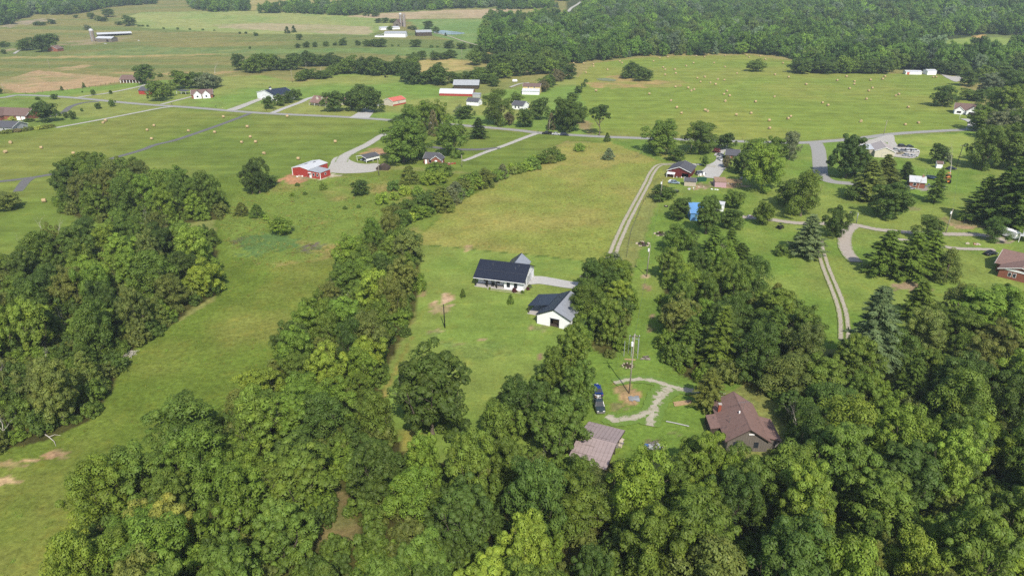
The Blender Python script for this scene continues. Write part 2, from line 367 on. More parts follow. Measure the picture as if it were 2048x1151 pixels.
spot(1256,790,24,19,(190,152,104),(168,142,92),0.9,0.55); spot(1240,772,14,9,(176,140,96),(140,134,76),1.3,0.5); spot(1236,812,20,8,(150,140,86),(116,140,60),1.6,0.45)
spot(1255,730,11,6,(66,52,44),(88,70,56),0.8,0.6); spot(1305,893,19,15,(150,120,96),(120,116,74),1.2,0.55); spot(1349,866,10,5,(166,126,86),(120,130,64),1.2,0.5)
spot(1293,574,12,6,(160,140,96),None,1.2,0.5); spot(1293,553,7,3,(196,170,126),None,1.0,0.5); spot(1297,655,10,10,(156,136,84),(120,142,60),1.6,0.4); spot(1306,632,5,3,(176,150,110),None,1.0,0.5)
spot(590,357,30,9,(206,146,100),(180,140,92),1.2,0.55); spot(752,304,22,9,(200,152,108),(170,142,92),1.2,0.55); spot(640,352,38,6,(206,196,170),(150,150,96),1.6,0.45)
spot(30,925,40,9,(206,168,120),(150,140,76),1.5,0.45); spot(115,907,34,7,(196,156,112),(130,136,66),1.7,0.4); spot(10,962,28,8,(214,176,124),(150,144,78),1.4,0.5)
spot(482,482,20,9,(110,92,80),(100,120,60),1.4,0.5); spot(625,495,30,9,(120,108,92),(110,124,64),1.5,0.5); spot(540,483,60,26,(96,130,62),(106,136,60),1.2,0.55)
spot(1920,447,30,10,(186,150,112),(150,144,84),1.2,0.6); spot(1815,415,20,8,(140,140,80),None,1.2,0.5); spot(1838,373,18,8,(168,158,146),None,1.2,0.5)
spot(1170,250,14,10,(160,142,90),None,1.3,0.5); spot(1545,440,6,4,(150,130,90),None,1,0.5); spot(1995,478,26,8,(170,150,126),None,1.2,0.5); spot(2010,620,40,14,(200,176,148),(170,150,120),1.4,0.6)
spot(1820,574,40,10,(180,150,116),(150,130,90),1.4,0.5); spot(1400,372,24,5,(190,160,130),(140,140,80),1.6,0.5); spot(1455,368,34,6,(192,160,128),(150,146,96),1.5,0.5)
spot(200,82,50,6,(176,152,110),(150,146,92),1.5,0.5); spot(55,45,22,4,(176,158,128),(150,144,100),1.4,0.6); spot(20,100,14,4,(160,150,100),None,1.3,0.5)
# strip worn by wheels beside the wood
paint([(826,668),(832,668),(795,745),(768,792),(758,790),(786,742)], field((150,142,78), (128,138,64), n3, 0.4, 0.7), rough=0.4, dens=10)

me = npmesh('ground', np.stack([gx, gy, gz], 1), None or (lambda r, c: np.stack([(np.arange(r-1)[:, None]*c+np.arange(c-1)[None, :]).ravel()+k for k in (0, 1, c+1, c)], 1))(*GX.shape),
            attr={'albedo': ('POINT', 'FLOAT_COLOR', np.c_[COLG, np.ones(len(gx))]), 'mow': ('POINT', 'FLOAT_COLOR', np.c_[MOW, np.ones(len(gx))])}, smooth=True)
gm = bpy.data.materials.new('grassland'); t, n, l, b = nodes(gm)
def _attr(nm):
    a = n.new('ShaderNodeAttribute'); a.attribute_type = 'GEOMETRY'; a.attribute_name = nm; return a.outputs['Color']
tc = n.new('ShaderNodeTexCoord')
def _noise(scale, rot=0, detail=6, rough=0.6):
    mp = n.new('ShaderNodeMapping'); mp.inputs['Scale'].default_value = scale; mp.inputs['Rotation'].default_value = (0, 0, rot)
    l.new(tc.outputs['Object'], mp.inputs['Vector'])
    q = n.new('ShaderNodeTexNoise'); q.inputs['Scale'].default_value = 1; q.inputs['Detail'].default_value = detail; q.inputs['Roughness'].default_value = rough
    l.new(mp.outputs[0], q.inputs['Vector']); return q.outputs['Fac']
def _map(f, a, b_, c, d):
    q = n.new('ShaderNodeMapRange'); q.inputs[1].default_value = a; q.inputs[2].default_value = b_; q.inputs[3].default_value = c; q.inputs[4].default_value = d
    l.new(f, q.inputs[0]); return q.outputs[0]
def _mul(a, b_):
    q = n.new('ShaderNodeMath'); q.operation = 'MULTIPLY'; l.new(a, q.inputs[0])
    if isinstance(b_, (int, float)): q.inputs[1].default_value = b_
    else: l.new(b_, q.inputs[1])
    return q.outputs[0]
def _lerp1(fac, f):                            # 1 where fac is 0, f where fac is 1
    q = n.new('ShaderNodeMix'); q.data_type = 'FLOAT'; l.new(fac, q.inputs[0]); q.inputs[2].default_value = 1.0; l.new(f, q.inputs[3]); return q.outputs[0]
sp = n.new('ShaderNodeSeparateColor'); l.new(_attr('mow'), sp.inputs[0])
fine = _map(_noise((0.8, 0.8, 0.8), 0, 9, 0.8), 0.3, 0.7, 0.48, 1.52)
mid = _map(_noise((0.09, 0.09, 0.09), 0, 5, 0.6), 0.3, 0.7, 0.80, 1.20)
sx = _map(_noise((0.008, 0.16, 0.1), 0, 5, 0.65), 0.35, 0.65, 0.86, 1.13)
sd = _map(_noise((0.008, 0.14, 0.1), math.radians(-52), 5, 0.65), 0.35, 0.65, 0.84, 1.16)
f = _mul(_lerp1(sp.outputs[2], fine), mid); f = _mul(f, _lerp1(sp.outputs[0], sx)); f = _mul(f, _lerp1(sp.outputs[1], sd))
hue = n.new('ShaderNodeMix'); hue.data_type = 'RGBA'; hue.blend_type = 'MULTIPLY'
l.new(_map(_noise((0.22, 0.22, 0.22), 0, 8, 0.7), 0.52, 0.72, 0, 1), hue.inputs[0]); l.new(_attr('albedo'), hue.inputs[6]); hue.inputs[7].default_value = (1.22, 1.03, 0.95, 1)
mu = n.new('ShaderNodeMix'); mu.data_type = 'RGBA'; mu.blend_type = 'MULTIPLY'; mu.inputs[0].default_value = 1
l.new(hue.outputs[2], mu.inputs[6]); l.new(f, mu.inputs[7]); l.new(mu.outputs[2], b.inputs['Base Color'])
b.inputs['Roughness'].default_value = 1.0; b.inputs['Specular IOR Level'].default_value = 0.05
bp = n.new('ShaderNodeBump'); bp.inputs['Strength'].default_value = 0.55; bp.inputs['Distance'].default_value = 0.35
l.new(_noise((1.1, 1.1, 1.1), 0, 6, 0.7), bp.inputs['Height']); l.new(bp.outputs[0], b.inputs['Normal'])
me.materials.append(gm)
ground = link('ground', me); tag(ground, 'rolling grassland of meadows, lawns and hay fields', None, None, 'structure')

# ================================================================== ROADS, DRIVES, PONDS
GE = alb((132,154,76))
ASPH = gravel_mat('old_asphalt', alb((160,158,154)), alb((188,186,180)), edge=alb((150,152,96)), edge_at=1.95)
ASPH_D = gravel_mat('dark_asphalt', alb((112,110,110)), alb((138,136,132)), edge=GE, edge_at=1.9)
GRAV = gravel_mat('pale_gravel', alb((182,176,166)), alb((222,218,208)), edge=GE, edge_at=1.8)
GRAV_G = gravel_mat('gravel_with_grass', alb((180,170,148)), alb((222,214,194)), alb((124,144,66)), 0.60, edge=alb((122,152,68)), edge_at=1.3)
GRAV_T = gravel_mat('gravel_track', alb((172,160,140)), alb((218,208,188)), alb((130,142,74)), 0.64, edge=alb((136,150,76)), edge_at=1.6)
CONC = gravel_mat('concrete', alb((196,193,188)), alb((216,214,208)))
PINKG = gravel_mat('worn_drive', alb((180,168,154)), alb((210,198,184)), edge=GE, edge_at=1.8)
_lift = [0.03]
def smooth_line(pts, k=10):
    P = [np.array(p[:2], float) for p in pts]
    if len(P) < 3: return [tuple(P[0]+(P[-1]-P[0])*t/k) for t in range(k+1)]
    out = []
    for i in range(len(P)-1):
        a = P[max(i-1, 0)]; b_ = P[i]; c = P[i+1]; d = P[min(i+2, len(P)-1)]
        for j in range(k):
            q = j/k; out.append(tuple(0.5*((2*b_)+(c-a)*q+(2*a-5*b_+4*c-d)*q*q+(3*b_-a-3*c+d)*q**3)))
    out.append(tuple(P[-1])); return out
def lift():
    _lift[0] += 0.004; return _lift[0]
def strip(name, pts, width, m, label, ragged=0.0, off=0.0, k=10, parent=None):
    """a road or drive over the ground along photo points; width in metres, or (start, end)"""
    w3 = [G(*p) for p in smooth_line(pts, k)]
    up = lift(); V = []; F = []; n_ = len(w3)
    for i, p in enumerate(w3):
        d = (w3[min(i+1, n_-1)]-w3[max(i-1, 0)]); d.z = 0; d.normalize(); s = Vector((d.y, -d.x, 0))
        w = width if not isinstance(width, tuple) else width[0]+(width[1]-width[0])*i/(n_-1)
        for j, e in enumerate((-0.5, -0.25, 0, 0.25, 0.5)):
            q = p+s*(off+w*e*(1+(R.uniform(-ragged, ragged) if abs(e) == 0.5 else 0)))
            V.append((q.x, q.y, float(Z(q.x, q.y))+up+(0.04 if p.y < 560 else 0.2)*(1-abs(e)*1.2)))
    for i in range(n_-1):
        for j in range(4): a = i*5+j; F.append((a, a+1, a+6, a+5))
    me_ = pydata(name, V, F, m, True); ea_ = me_.attributes.new('edge', 'FLOAT', 'POINT'); ea_.data.foreach_set('value', np.tile([1.0, .5, 0, .5, 1.0], n_).astype(np.float32))
    o = link(name, me_, parent)
    if parent is None: tag(o, label, None, None, 'structure')
    return o
def patch(name, pts, m, label, k=6):
    """a flat paved or gravelled area inside photo points"""
    sm = smooth_line(list(pts)+[pts[0]], k)[:-1] if k > 1 else pts
    w3 = [G(*p) for p in sm]; up = lift(); c = sum(w3, Vector())/len(w3)
    bm = bmesh.new(); vs = [bm.verts.new((q.x+R.uniform(-.15, .15), q.y+R.uniform(-.15, .15), float(Z(q.x, q.y))+up)) for q in w3]
    bm.faces.new(vs); bmesh.ops.triangulate(bm, faces=bm.faces[:])
    if sum(f_.calc_area()*f_.normal.z for f_ in bm.faces) < 0: bmesh.ops.reverse_faces(bm, faces=bm.faces[:])
    bm.normal_update()
    for f_ in bm.faces:
        if f_.normal.z < 0: f_.normal_flip()
    me_ = bpy.data.meshes.new(name); bm.to_mesh(me_); bm.free(); me_.materials.append(m)
    o = link(name, me_); tag(o, label, None, None, 'structure'); return o

strip('road', [(-120,203),(0,195.5),(35,190.5),(90,192),(152,196),(279,208),(381,215),(520,226),(688,234),(777,240),(926,251),(1030,260),(1083,266),(1198,273),(1286,276.5),(1472,282.5),(1596,285.5),(1660,282),(1718,277),(1782,268.5),(1858,263),(1934,259.5),(2080,256)], 5.6, ASPH, 'grey country road crossing between the houses')
strip('road', [(1631,286),(1637,300),(1640,331),(1643,351),(1660,362),(1690,366),(1730,368)], (7.5, 5.0), ASPH, 'side road running south past the pines')
strip('driveway', [(112,255.5),(203,239),(260,228),(317,217),(345,213.5)], 3.4, GRAV, 'straight pale drive between lawn and hay field')
strip('driveway', [(500,227),(442,249),(355,279),(310,290),(279,301.5),(205,322),(134,341.5),(95,350),(58,356),(0,363),(-80,370)], 3.6, ASPH_D, 'dark drive cutting through the mown hay fields')
strip('driveway', [(62,355),(50,364),(36,383)], (5.0, 3.8), ASPH_D, 'dark spur by the olive bush')
strip('driveway', [(198,203),(165,206),(140,214),(124,226),(80,238)], 4.2, ASPH_D, 'curved asphalt drive to the long brown-roofed house')
strip('driveway', [(150,196),(180,191),(211,187),(250,179.5),(284,172),(300,166)], 3.6, GRAV, 'pale drive to the house with porch columns')
strip('driveway', [(322,209),(345,203),(365,198),(385,193)], 3.4, GRAV, 'drive to the cottage with two white gables')
strip('driveway', [(460,221),(480,214),(500,206),(525,197),(545,195)], (9.0, 4.5), GRAV, 'bright drive to the white metal building')
strip('driveway', [(545,226),(570,216),(600,205),(617,197),(640,192)], 4.2, CONC, 'drive between the white building and the reddish house')
strip('driveway', [(718,236),(728,228),(738,219),(748,212),(765,208)], (13, 4.5), CONC, 'fan-shaped drive mouth below the clump of trees')
strip('driveway', [(790,262),(766,270),(748,281),(731,291),(708,302),(690,312),(682,325)], (4.4, 6.5), GRAV, 'gravel drive to the red metal building')
patch('gravel_lot', [(660,330),(668,316),(690,313),(705,323),(730,328),(755,327),(760,336),(748,343),(720,346),(692,347),(672,346),(655,343)], GRAV, 'white gravel yard beside the red metal building')
strip('driveway', [(1073,267),(1048,276),(1020,287),(990,298),(965,307),(938,318),(925,322)], (4.0, 3.0), GRAV, 'narrow pale drive to the brick house')
strip('driveway', [(1000,296),(960,299),(915,299),(880,296),(850,293)], 4.5, ASPH_D, 'dark drive behind the brick house')
for s_ in (-0.95, 0.95):
    strip('wheel_track', [(1360,329),(1335,328.5),(1316,332),(1303,347),(1294,366),(1279,394),(1264,422),(1252,445),(1243,465),(1232,490),(1220,520),(1200,545),(1165,556)], 1.7, GRAV_T, ('west' if s_ < 0 else 'east')+' wheel track of the lane beside the dry meadow', 0.08, s_, 14)
strip('driveway', [(1040,563),(1075,560),(1100,563),(1135,569),(1165,572)], (6.0, 4.6), CONC, 'concrete drive at the white house')
strip('driveway', [(1360,329),(1390,329),(1415,331),(1432,334)], 3.2, GRAV, 'drive behind the dark red garage')
patch('concrete_yard', [(1416,330),(1430,322),(1436,306),(1446,306),(1445,322),(1455,332),(1448,340),(1434,356),(1408,354),(1398,346),(1408,338)], CONC, 'concrete yard between the sheds')
strip('driveway', [(1436,312),(1444,298),(1450,288),(1452,283)], 4.0, CONC, 'drive from the road to the brick house with parked cars')
strip('driveway', [(1485,434),(1520,437),(1546,440),(1591,446),(1640,447),(1698,449),(1725,453),(1757,459.5),(1815,464.5),(1891,468.5),(1940,469),(1975,472),(2010,482)], 3.8, PINKG, 'long pale lane past the pines')
strip('driveway', [(1706,452),(1694,463),(1689,478),(1691,496),(1700,512),(1712,524)], 4.6, PINKG, 'curved loop of the pale lane under the pines')
strip('driveway', [(1770,474),(1830,484),(1909,496.5),(1960,498.5),(1990,500)], 2.8, PINKG, 'narrow concrete walk beside the lane')
for s_ in (-0.85, 0.85):
    strip('wheel_track', [(1639,478),(1640,496),(1650,530),(1660,556),(1672,585),(1683,616),(1688,645),(1689,680)], 1.4, GRAV_T, ('west' if s_ < 0 else 'east')+' wheel track down to the wood', 0.08, s_, 14)
strip('driveway', [(1735,282),(1740,292),(1738,302)], (20, 15), GRAV, 'white gravel apron at the junction')
patch('gravel_lot', [(1722,284),(1750,277),(1785,270),(1795,290),(1838,300),(1830,316),(1790,314),(1735,305)], GRAV, 'gravel lot around the pale workshop')
patch('gravel_lot', [(1880,148),(1905,153),(1918,152),(1925,158),(1912,164),(1895,157)], GRAV, 'bright gravel lot at the far edge of the hay field')
strip('driveway', [(1450,792),(1420,786),(1388,783),(1362,778),(1335,772),(1310,763),(1285,759),(1255,760),(1228,766)], (4.2, 3.0), GRAV_G, 'grassy gravel drive entering the loop', 0.1)
strip('driveway', [(1340,776),(1325,786),(1316,800),(1309,815),(1303,835),(1299,852)], (6.0, 4.0), GRAV_G, 'gravel arm of the loop towards the house', 0.1)
strip('driveway', [(1312,808),(1300,822),(1282,832),(1255,838),(1230,840),(1212,833)], (3.2, 4.6), GRAV_G, 'faded gravel arm of the loop by the shed', 0.1)
strip('driveway', [(1020,175),(1040,168),(1058,166)], 3.0, GRAV, 'short track to the yellow and white barn')
strip('driveway', [(1928,238),(1945,246),(1940,262)], 5.0, CONC, 'drive of the house with two white gables by the hay field')
strip('driveway', [(960,92),(930,84),(895,72),(868,66)], 4.0, GRAV_T, 'farm track to the silos')
strip('driveway', [(28,108),(40,101),(60,98)], 3.6, GRAV, 'short drive by the clump of trees')
strip('road', [(1137,24),(1142,17),(1155,9),(1162,4)], 6.0, GRAV, 'pale far road climbing through the wood')
strip('garden_path', [(1332,843),(1352,847),(1378,853)], 0.35, CONC, 'thin pale plank walk in the lawn')
WATER = bpy.data.materials.new('pond_water'); t, n, l, b = nodes(WATER)
b.inputs['Base Color'].default_value = (0.16, 0.2, 0.2, 1); b.inputs['Roughness'].default_value = 0.12; b.inputs['Specular IOR Level'].default_value = 0.6
patch('pond', [(866,64),(880,61),(905,63),(930,66.5),(918,69),(890,69.5),(872,68)], WATER, 'pale pond beside the far farm')
MUDDY = mat('muddy_water', tuple(alb((140,148,96))), 0.5, 0.2, 0.3)
patch('pond', [(1192,158),(1210,156.5),(1232,160),(1225,163),(1200,161)], MUDDY, 'shallow pond in the hay field')
# ================================================================== TREES
def unit(v): return v/np.maximum(np.linalg.norm(v, axis=-1, keepdims=True), 1e-6)
def leaves(pos, nrm, L, Wd, g, var, long_dir=None, fold=0.0):
    """one rhombic leaf spray at each pos facing nrm"""
    n_ = len(pos); r = unit(g.normal(size=(n_, 3))) if long_dir is None else long_dir
    t_ = unit(r-nrm*(r*nrm).sum(1, keepdims=True)); b_ = np.cross(nrm, t_)
    L = (L*g.uniform(0.6, 1.35, n_))[:, None]; Wd = (Wd*g.uniform(0.6, 1.3, n_))[:, None]
    V = np.stack([pos-t_*L/2, pos+b_*Wd/2-nrm*fold*Wd, pos+t_*L/2, pos-b_*Wd/2-nrm*fold*Wd], 1).reshape(-1, 3)
    F = np.arange(n_*4).reshape(-1, 4)
    C = np.repeat(np.c_[var, np.zeros(n_), np.ones(n_)], 4, 0)
    return V, F, C
def clump_leaves(cen, rad, per, L, Wd, g, up=0.35, out=0.82, yel=0.2, hang=0.0, flat=0.85):
    """leaf sprays over the shells of many small clumps"""
    k = len(cen); idx = np.repeat(np.arange(k), per); n_ = len(idx)
    d = unit(g.normal(size=(n_, 3))+np.array([0, 0, up]))
    p = cen[idx]+d*rad[idx][:, None]*(g.uniform(0.45, 1.0, n_)**0.5)[:, None]*np.array([1, 1, flat])
    p[:, 2] -= hang*g.uniform(0, 1, n_)**2
    nr = unit(d*out+unit(g.normal(size=(n_, 3)))*(1-out)*1.4+np.array([0, 0, 0.3]))
    cl = g.uniform(0, 1, k); cy_ = np.clip(g.normal(0.25, 0.35, k), 0, 1)*yel*2
    var = np.c_[np.clip(0.55*cl[idx]+0.45*g.uniform(0, 1, n_), 0, 1), np.clip(cy_[idx]+g.normal(0, 0.1, n_), 0, 1)]
    return leaves(p, nr, L, Wd, g, var, None, 0.15)
def crown_mesh(name, V, F, C, m):
    return npmesh(name, V, F, m, {'var': ('POINT', 'FLOAT_COLOR', C)})
def lobes_crown(g, Rr, z0, z1, nl, per_lobe, clump, per, L, low=0.0, irr=0.25):
    """uneven broad crown: lobes round a centre, clumps over each lobe; 1 unit = 1 m"""
    zc = (z0+z1)/2; hz = (z1-z0)/2; cen = []; rad = []
    golden = math.pi*(3-math.sqrt(5)); ph = g.uniform(0, 6.28)
    for zz in (-0.3, 0.12, 0.52):                     # the heart of the crown
        m_ = int(per_lobe*1.3); d = unit(g.normal(size=(m_, 3))); cen.append(np.array([0, 0, zc+zz*hz])+d*Rr*(0.45 if zz < 0.4 else 0.36)*g.uniform(0.6, 1.0, m_)[:, None]); rad.append(clump*g.uniform(0.9, 1.4, m_))
    for i in range(nl):
        zz = 1-(i+0.5)/nl*2.0; rr = math.sqrt(max(0, 1-zz*zz)); a = ph+i*golden+g.normal(0, 0.25)
        q = g.uniform(0.50, 0.70)*(1+g.normal(0, irr*0.4))
        lc = np.array([math.cos(a)*rr*Rr*q, math.sin(a)*rr*Rr*q, zc+zz*hz*q])
        lr = Rr*g.uniform(0.34, 0.50)
        m_ = int(per_lobe*g.uniform(0.75, 1.2))
        d = unit(g.normal(size=(m_, 3))+np.array([lc[0]/Rr, lc[1]/Rr, 0.7*(lc[2]-zc)/hz+0.35])*0.9)
        cen.append(lc+d*lr*g.uniform(0.7, 1.08, m_)[:, None]*np.array([1, 1, 0.85*hz/Rr if hz < Rr else 1.0])); rad.append(clump*g.uniform(0.6, 1.25, m_))
    cen = np.concatenate(cen); rad = np.concatenate(rad)
    cen[:, 2] = np.where(cen[:, 2] < 0.6, 0.6+g.uniform(0, 1.2, len(cen)), cen[:, 2])
    return clump_leaves(cen, rad, per, L, L*0.62, g, up=0.6, flat=0.75)
def trunk_mb(g, H, Rr, fork, nl=7, r0=0.32, lean=0.04):
    mb = MB(); p = [Vector((0, 0, -0.2))]; rr = [r0*1.35]
    for k in range(1, 6):
        z = fork*k/5; p.append(Vector((g.normal(0, lean)*z, g.normal(0, lean)*z, z))); rr.append(r0*(1-0.1*k))
    mb.path(p, rr, 8)
    top = p[-1]
    for i in range(nl):
        a = i*2.4+g.uniform(0, 0.6); e = g.uniform(0.5, 1.15); ln = (H-fork)*g.uniform(0.55, 0.85)
        st = p[R.choice((3, 4, 5))]; pts = [st]; rs = [r0*0.5]
        for k in range(1, 5):
            ee = e+0.12*k; q = pts[-1]+Vector((math.cos(a)*math.cos(ee), math.sin(a)*math.cos(ee), math.sin(ee)))*ln/4; a += g.normal(0, 0.25)
            if math.hypot(q.x, q.y) > Rr*0.75: q.x *= 0.85; q.y *= 0.85
            pts.append(q); rs.append(r0*0.5*(1-k/4.6))
        mb.path(pts, rs, 6)
        for k in (2, 3):
            b2 = a+R.choice((-1, 1))*g.uniform(0.6, 1.2); q = pts[k]+Vector((math.cos(b2)*0.7, math.sin(b2)*0.7, 0.6))*ln*0.32
            mb.path([pts[k], (pts[k]+q)/2+Vector((0, 0, 0.15)), q], [rs[k]*0.6, rs[k]*0.4, 0.03], 5)
    return mb
KIND = {}                                        # kind -> list of (crown mesh, trunk mesh, height, width)
def variants_broad(num, seed, H=14.0, Rr=5.4, **kw):
    out = []
    for k in range(num):
        g = np.random.default_rng(seed+k)
        z0 = kw.get('z0', -0.4)*g.uniform(0.8, 1.25)
        V, F, C = lobes_crown(g, Rr*g.uniform(0.93, 1.05), z0, H-0.8, int(g.integers(*kw.get('nl', (13, 18)))), kw.get('pl', 9), kw.get('clump', 1.22), kw.get('per', 124), kw.get('L', 0.43), irr=0.5)
        V[:, 2] *= H/np.percentile(V[:, 2], 99.3); ww = np.percentile(np.hypot(V[:, 0], V[:, 1]), 97.5)
        c = crown_mesh('crown', V, F, C, LEAF); t_ = trunk_mb(g, H, Rr, H*kw.get('fork', 0.2), r0=kw.get('r0', 0.32)).mesh('trunk', BARK, True)
        out.append((c, t_, H, ww*2))
    return out
KIND['broad'] = variants_broad(5, 100)+variants_broad(2, 120, Rr=5.8, nl=(8, 11), clump=1.5, pl=10)+variants_broad(2, 130, Rr=5.2, nl=(17, 22), clump=1.0, pl=9)
KIND['tall'] = variants_broad(3, 200, H=16.0, Rr=4.6, z0=0.3, nl=(15, 19), clump=1.1, fork=0.34)
KIND['low'] = variants_broad(3, 250, H=10.0, Rr=4.6, z0=-0.6, nl=(12, 16), clump=1.0, L=0.40, fork=0.2, r0=0.2)
KIND['vase'] = variants_broad(1, 270, H=14.0, Rr=5.4, z0=7.5, nl=(9, 10), clump=0.9, fork=0.42, r0=0.3)
def variant_cedar(seed, H=9.0, Rr=3.0):
    g = np.random.default_rng(seed); cen = []; rad = []
    for i in range(150):
        z = g.uniform(0.04, 0.98); prof = (1-z)**0.62*min(1, (z+0.12)/0.22)
        a = g.uniform(0, 6.28); q = Rr*prof*g.uniform(0.72, 1.0)*(1+0.14*math.sin(3*a+seed))
        cen.append((math.cos(a)*q, math.sin(a)*q, z*H)); rad.append(0.55*g.uniform(0.7, 1.3)*(0.55+prof*0.6))
    V, F, C = clump_leaves(np.array(cen), np.array(rad), 80, 0.32, 0.13, g, up=0.2, out=0.55, yel=0.3)
    V[:, 2] = np.clip(V[:, 2], 0.05, None)*H/V[:, 2].max()
    return (crown_mesh('crown', V, F, C, LEAF), MB().path([Vector((0, 0, -.2)), Vector((0, 0, H*.5)), Vector((0, 0, H*.9))], [0.2, 0.12, 0.03]).mesh('trunk', BARK, True), H, 2*np.percentile(np.hypot(V[:, 0], V[:, 1]), 97))
KIND['cedar'] = [variant_cedar(300+k) for k in range(3)]
def variant_pine(seed, H=17.0, Rr=4.2, droop=0.12):
    g = np.random.default_rng(seed); P = []; Nn = []; D = []; Vv = []; mb = MB()
    mb.path([Vector((0, 0, -.2)), Vector((0, 0, H*.5)), Vector((0, 0, H*.97))], [0.3, 0.18, 0.03], 8)
    z = 0.10*H
    while z < H*0.985:
        f_ = 1-z/H; rad = Rr*(f_**0.75)*min(1.0, 0.55+z/(0.3*H))
        nb = int(g.integers(6, 9)); a0 = g.uniform(0, 6.28)
        for j in range(nb):
            a = a0+j*6.283/nb+g.normal(0, 0.2); ln = rad*g.uniform(0.5, 1.2)+0.25; cl = g.uniform(0, 1)
            dr = np.array([math.cos(a), math.sin(a), 0]); e0 = g.uniform(0.05, 0.35)
            zt = z+ln*math.tan(e0)*0.5-droop*ln
            mb.path([Vector((0, 0, z)), Vector(dr*ln*0.9)+Vector((0, 0, zt))], [0.06*f_+0.02, 0.012], 4)
            m_ = int(14+ln*19); tt = g.uniform(0.12, 1.0, m_)**0.75
            side = g.normal(0, 1, m_)*0.22*ln*(1.12-tt); sv = np.array([-dr[1], dr[0], 0])
            pp = dr[None, :]*(tt*ln)[:, None]+sv[None, :]*side[:, None]
            pp[:, 2] = z+(zt-z)*tt+0.10*ln*np.sin(tt*3.1)+g.normal(0, 0.10, m_)-0.12*np.abs(side)
            P.append(pp); D.append(unit(dr[None, :]+sv[None, :]*(np.sign(side)*0.6)[:, None]+g.normal(0, 0.3, (m_, 3))))
            Nn.append(unit(np.array([0, 0, 1.0])[None, :]+g.normal(0, 0.45, (m_, 3))+dr[None, :]*0.35)); Vv.append(np.c_[np.clip(0.5*cl+0.5*g.uniform(0, 1, m_), 0, 1), g.uniform(0, 0.3, m_)])
        z += H*0.047*g.uniform(0.75, 1.3)
    P = np.concatenate(P); Nn = np.concatenate(Nn); D = np.concatenate(D); Vv = np.concatenate(Vv)
    V, F, C = leaves(P, Nn, 0.85, 0.24, g, Vv, D, 0.2)
    return (crown_mesh('crown', V, F, C, LEAF), mb.mesh('trunk', BARK, True), H, 2*np.percentile(np.hypot(V[:, 0], V[:, 1]), 98))
KIND['pine'] = [variant_pine(400), variant_pine(401, 16, 4.6, 0.2), variant_pine(402, 18, 3.8, 0.05)]
def variant_shrub(seed, H=3.4, Rr=2.1):
    g = np.random.default_rng(seed); cen = []; rad = []
    for i in range(46):
        d = unit(g.normal(size=3)+np.array([0, 0, 0.4])); d[2] = abs(d[2]); q = g.uniform(0.45, 0.9)
        cen.append((d[0]*Rr*q, d[1]*Rr*q, 0.35+d[2]*(H-0.7)*q)); rad.append(0.5*g.uniform(0.7, 1.3))
    V, F, C = clump_leaves(np.array(cen), np.array(rad), 62, 0.30, 0.19, g)
    V[:, 2] = np.clip(V[:, 2], 0.02, None)*H/V[:, 2].max()
    return (crown_mesh('shrub', V, F, C, LEAF), None, H, 2*np.percentile(np.hypot(V[:, 0], V[:, 1]), 97))
KIND['shrub'] = [variant_shrub(500+k) for k in range(4)]
def variant_dead(seed, H=11.0, spread=0.75):
    g = np.random.default_rng(seed); mb = MB()
    def grow(p, d, ln, r, depth):
        pts = [p]; rs = [r]
        for k in range(3):
            d = (d+Vector(g.normal(0, 0.14, 3))).normalized(); pts.append(pts[-1]+d*ln/3); rs.append(r*(1-0.22*(k+1)))
        mb.path(pts, rs, 6 if depth < 2 else 4)
        if depth < 4:
            for k in range(3 if depth else 5):
                a = g.uniform(0, 6.28); n_ = (d+Vector((math.cos(a), math.sin(a), g.uniform(-0.1, 0.5)))*spread*g.uniform(0.6, 1.3)).normalized()
                grow(pts[-1] if k < 2 else pts[2], n_, ln*g.uniform(0.5, 0.75), rs[-1]*0.75, depth+1)
    grow(Vector((0, 0, -0.2)), Vector((0, 0, 1)), H*0.36, 0.2, 0)
    me_ = mb.mesh('branches', DEADWOOD, True); v = np.array(mb.v)
    return (me_, None, v[:, 2].max(), 2*np.percentile(np.hypot(v[:, 0], v[:, 1]), 96))
KIND['dead'] = [variant_dead(600), variant_dead(603, 12, 0.55), variant_dead(605, 10, 0.9)]
def variant_far(seed, H=12.0, Rr=5.0, m_=None, con=False):
    g = np.random.default_rng(seed)
    if con:
        z = g.uniform(0.05, 1, 60); a = g.uniform(0, 6.28, 60); q = 2.6*(1-z)**0.7*g.uniform(0.75, 1, 60)
        cen = np.c_[np.cos(a)*q, np.sin(a)*q, z*H]; rad = 0.8*g.uniform(0.7, 1.2, 60)
        V, F, C = clump_leaves(cen, rad, 28, 0.8, 0.4, g, yel=0.15)
    else:
        V, F, C = lobes_crown(g, Rr, 0.2, H-0.8, 13, 8, 1.35, 34, 0.78, irr=0.5)
    V[:, 2] = np.clip(V[:, 2], 0.1, None)*H/V[:, 2].max()
    Vt = np.array(MB().tube((0, 0, -.3), (0, 0, H*.5), 0.3, 0.1, 6, False).v); k = len(V)
    Ft = np.array([(i, (i+1) % 6, (i+1) % 6+6, i+6) for i in range(6)])+k
    me_ = npmesh('tree', np.r_[V, Vt], np.r_[F, Ft], m_ or LEAF, {'var': ('POINT', 'FLOAT_COLOR', np.r_[C, np.tile([0.1, 0.6, 0, 1], (12, 1))])})
    if m_ is None:
        me_.materials.append(BARK); mi = np.zeros(len(F)+6, np.int32); mi[len(F):] = 1; me_.polygons.foreach_set('material_index', mi)
    return (me_, None, H, 2*np.percentile(np.hypot(V[:, 0], V[:, 1]), 97.5))
KIND['far'] = [variant_far(700+k) for k in range(4)]
KIND['farcedar'] = [variant_far(710+k, 9.0, con=True) for k in range(2)]

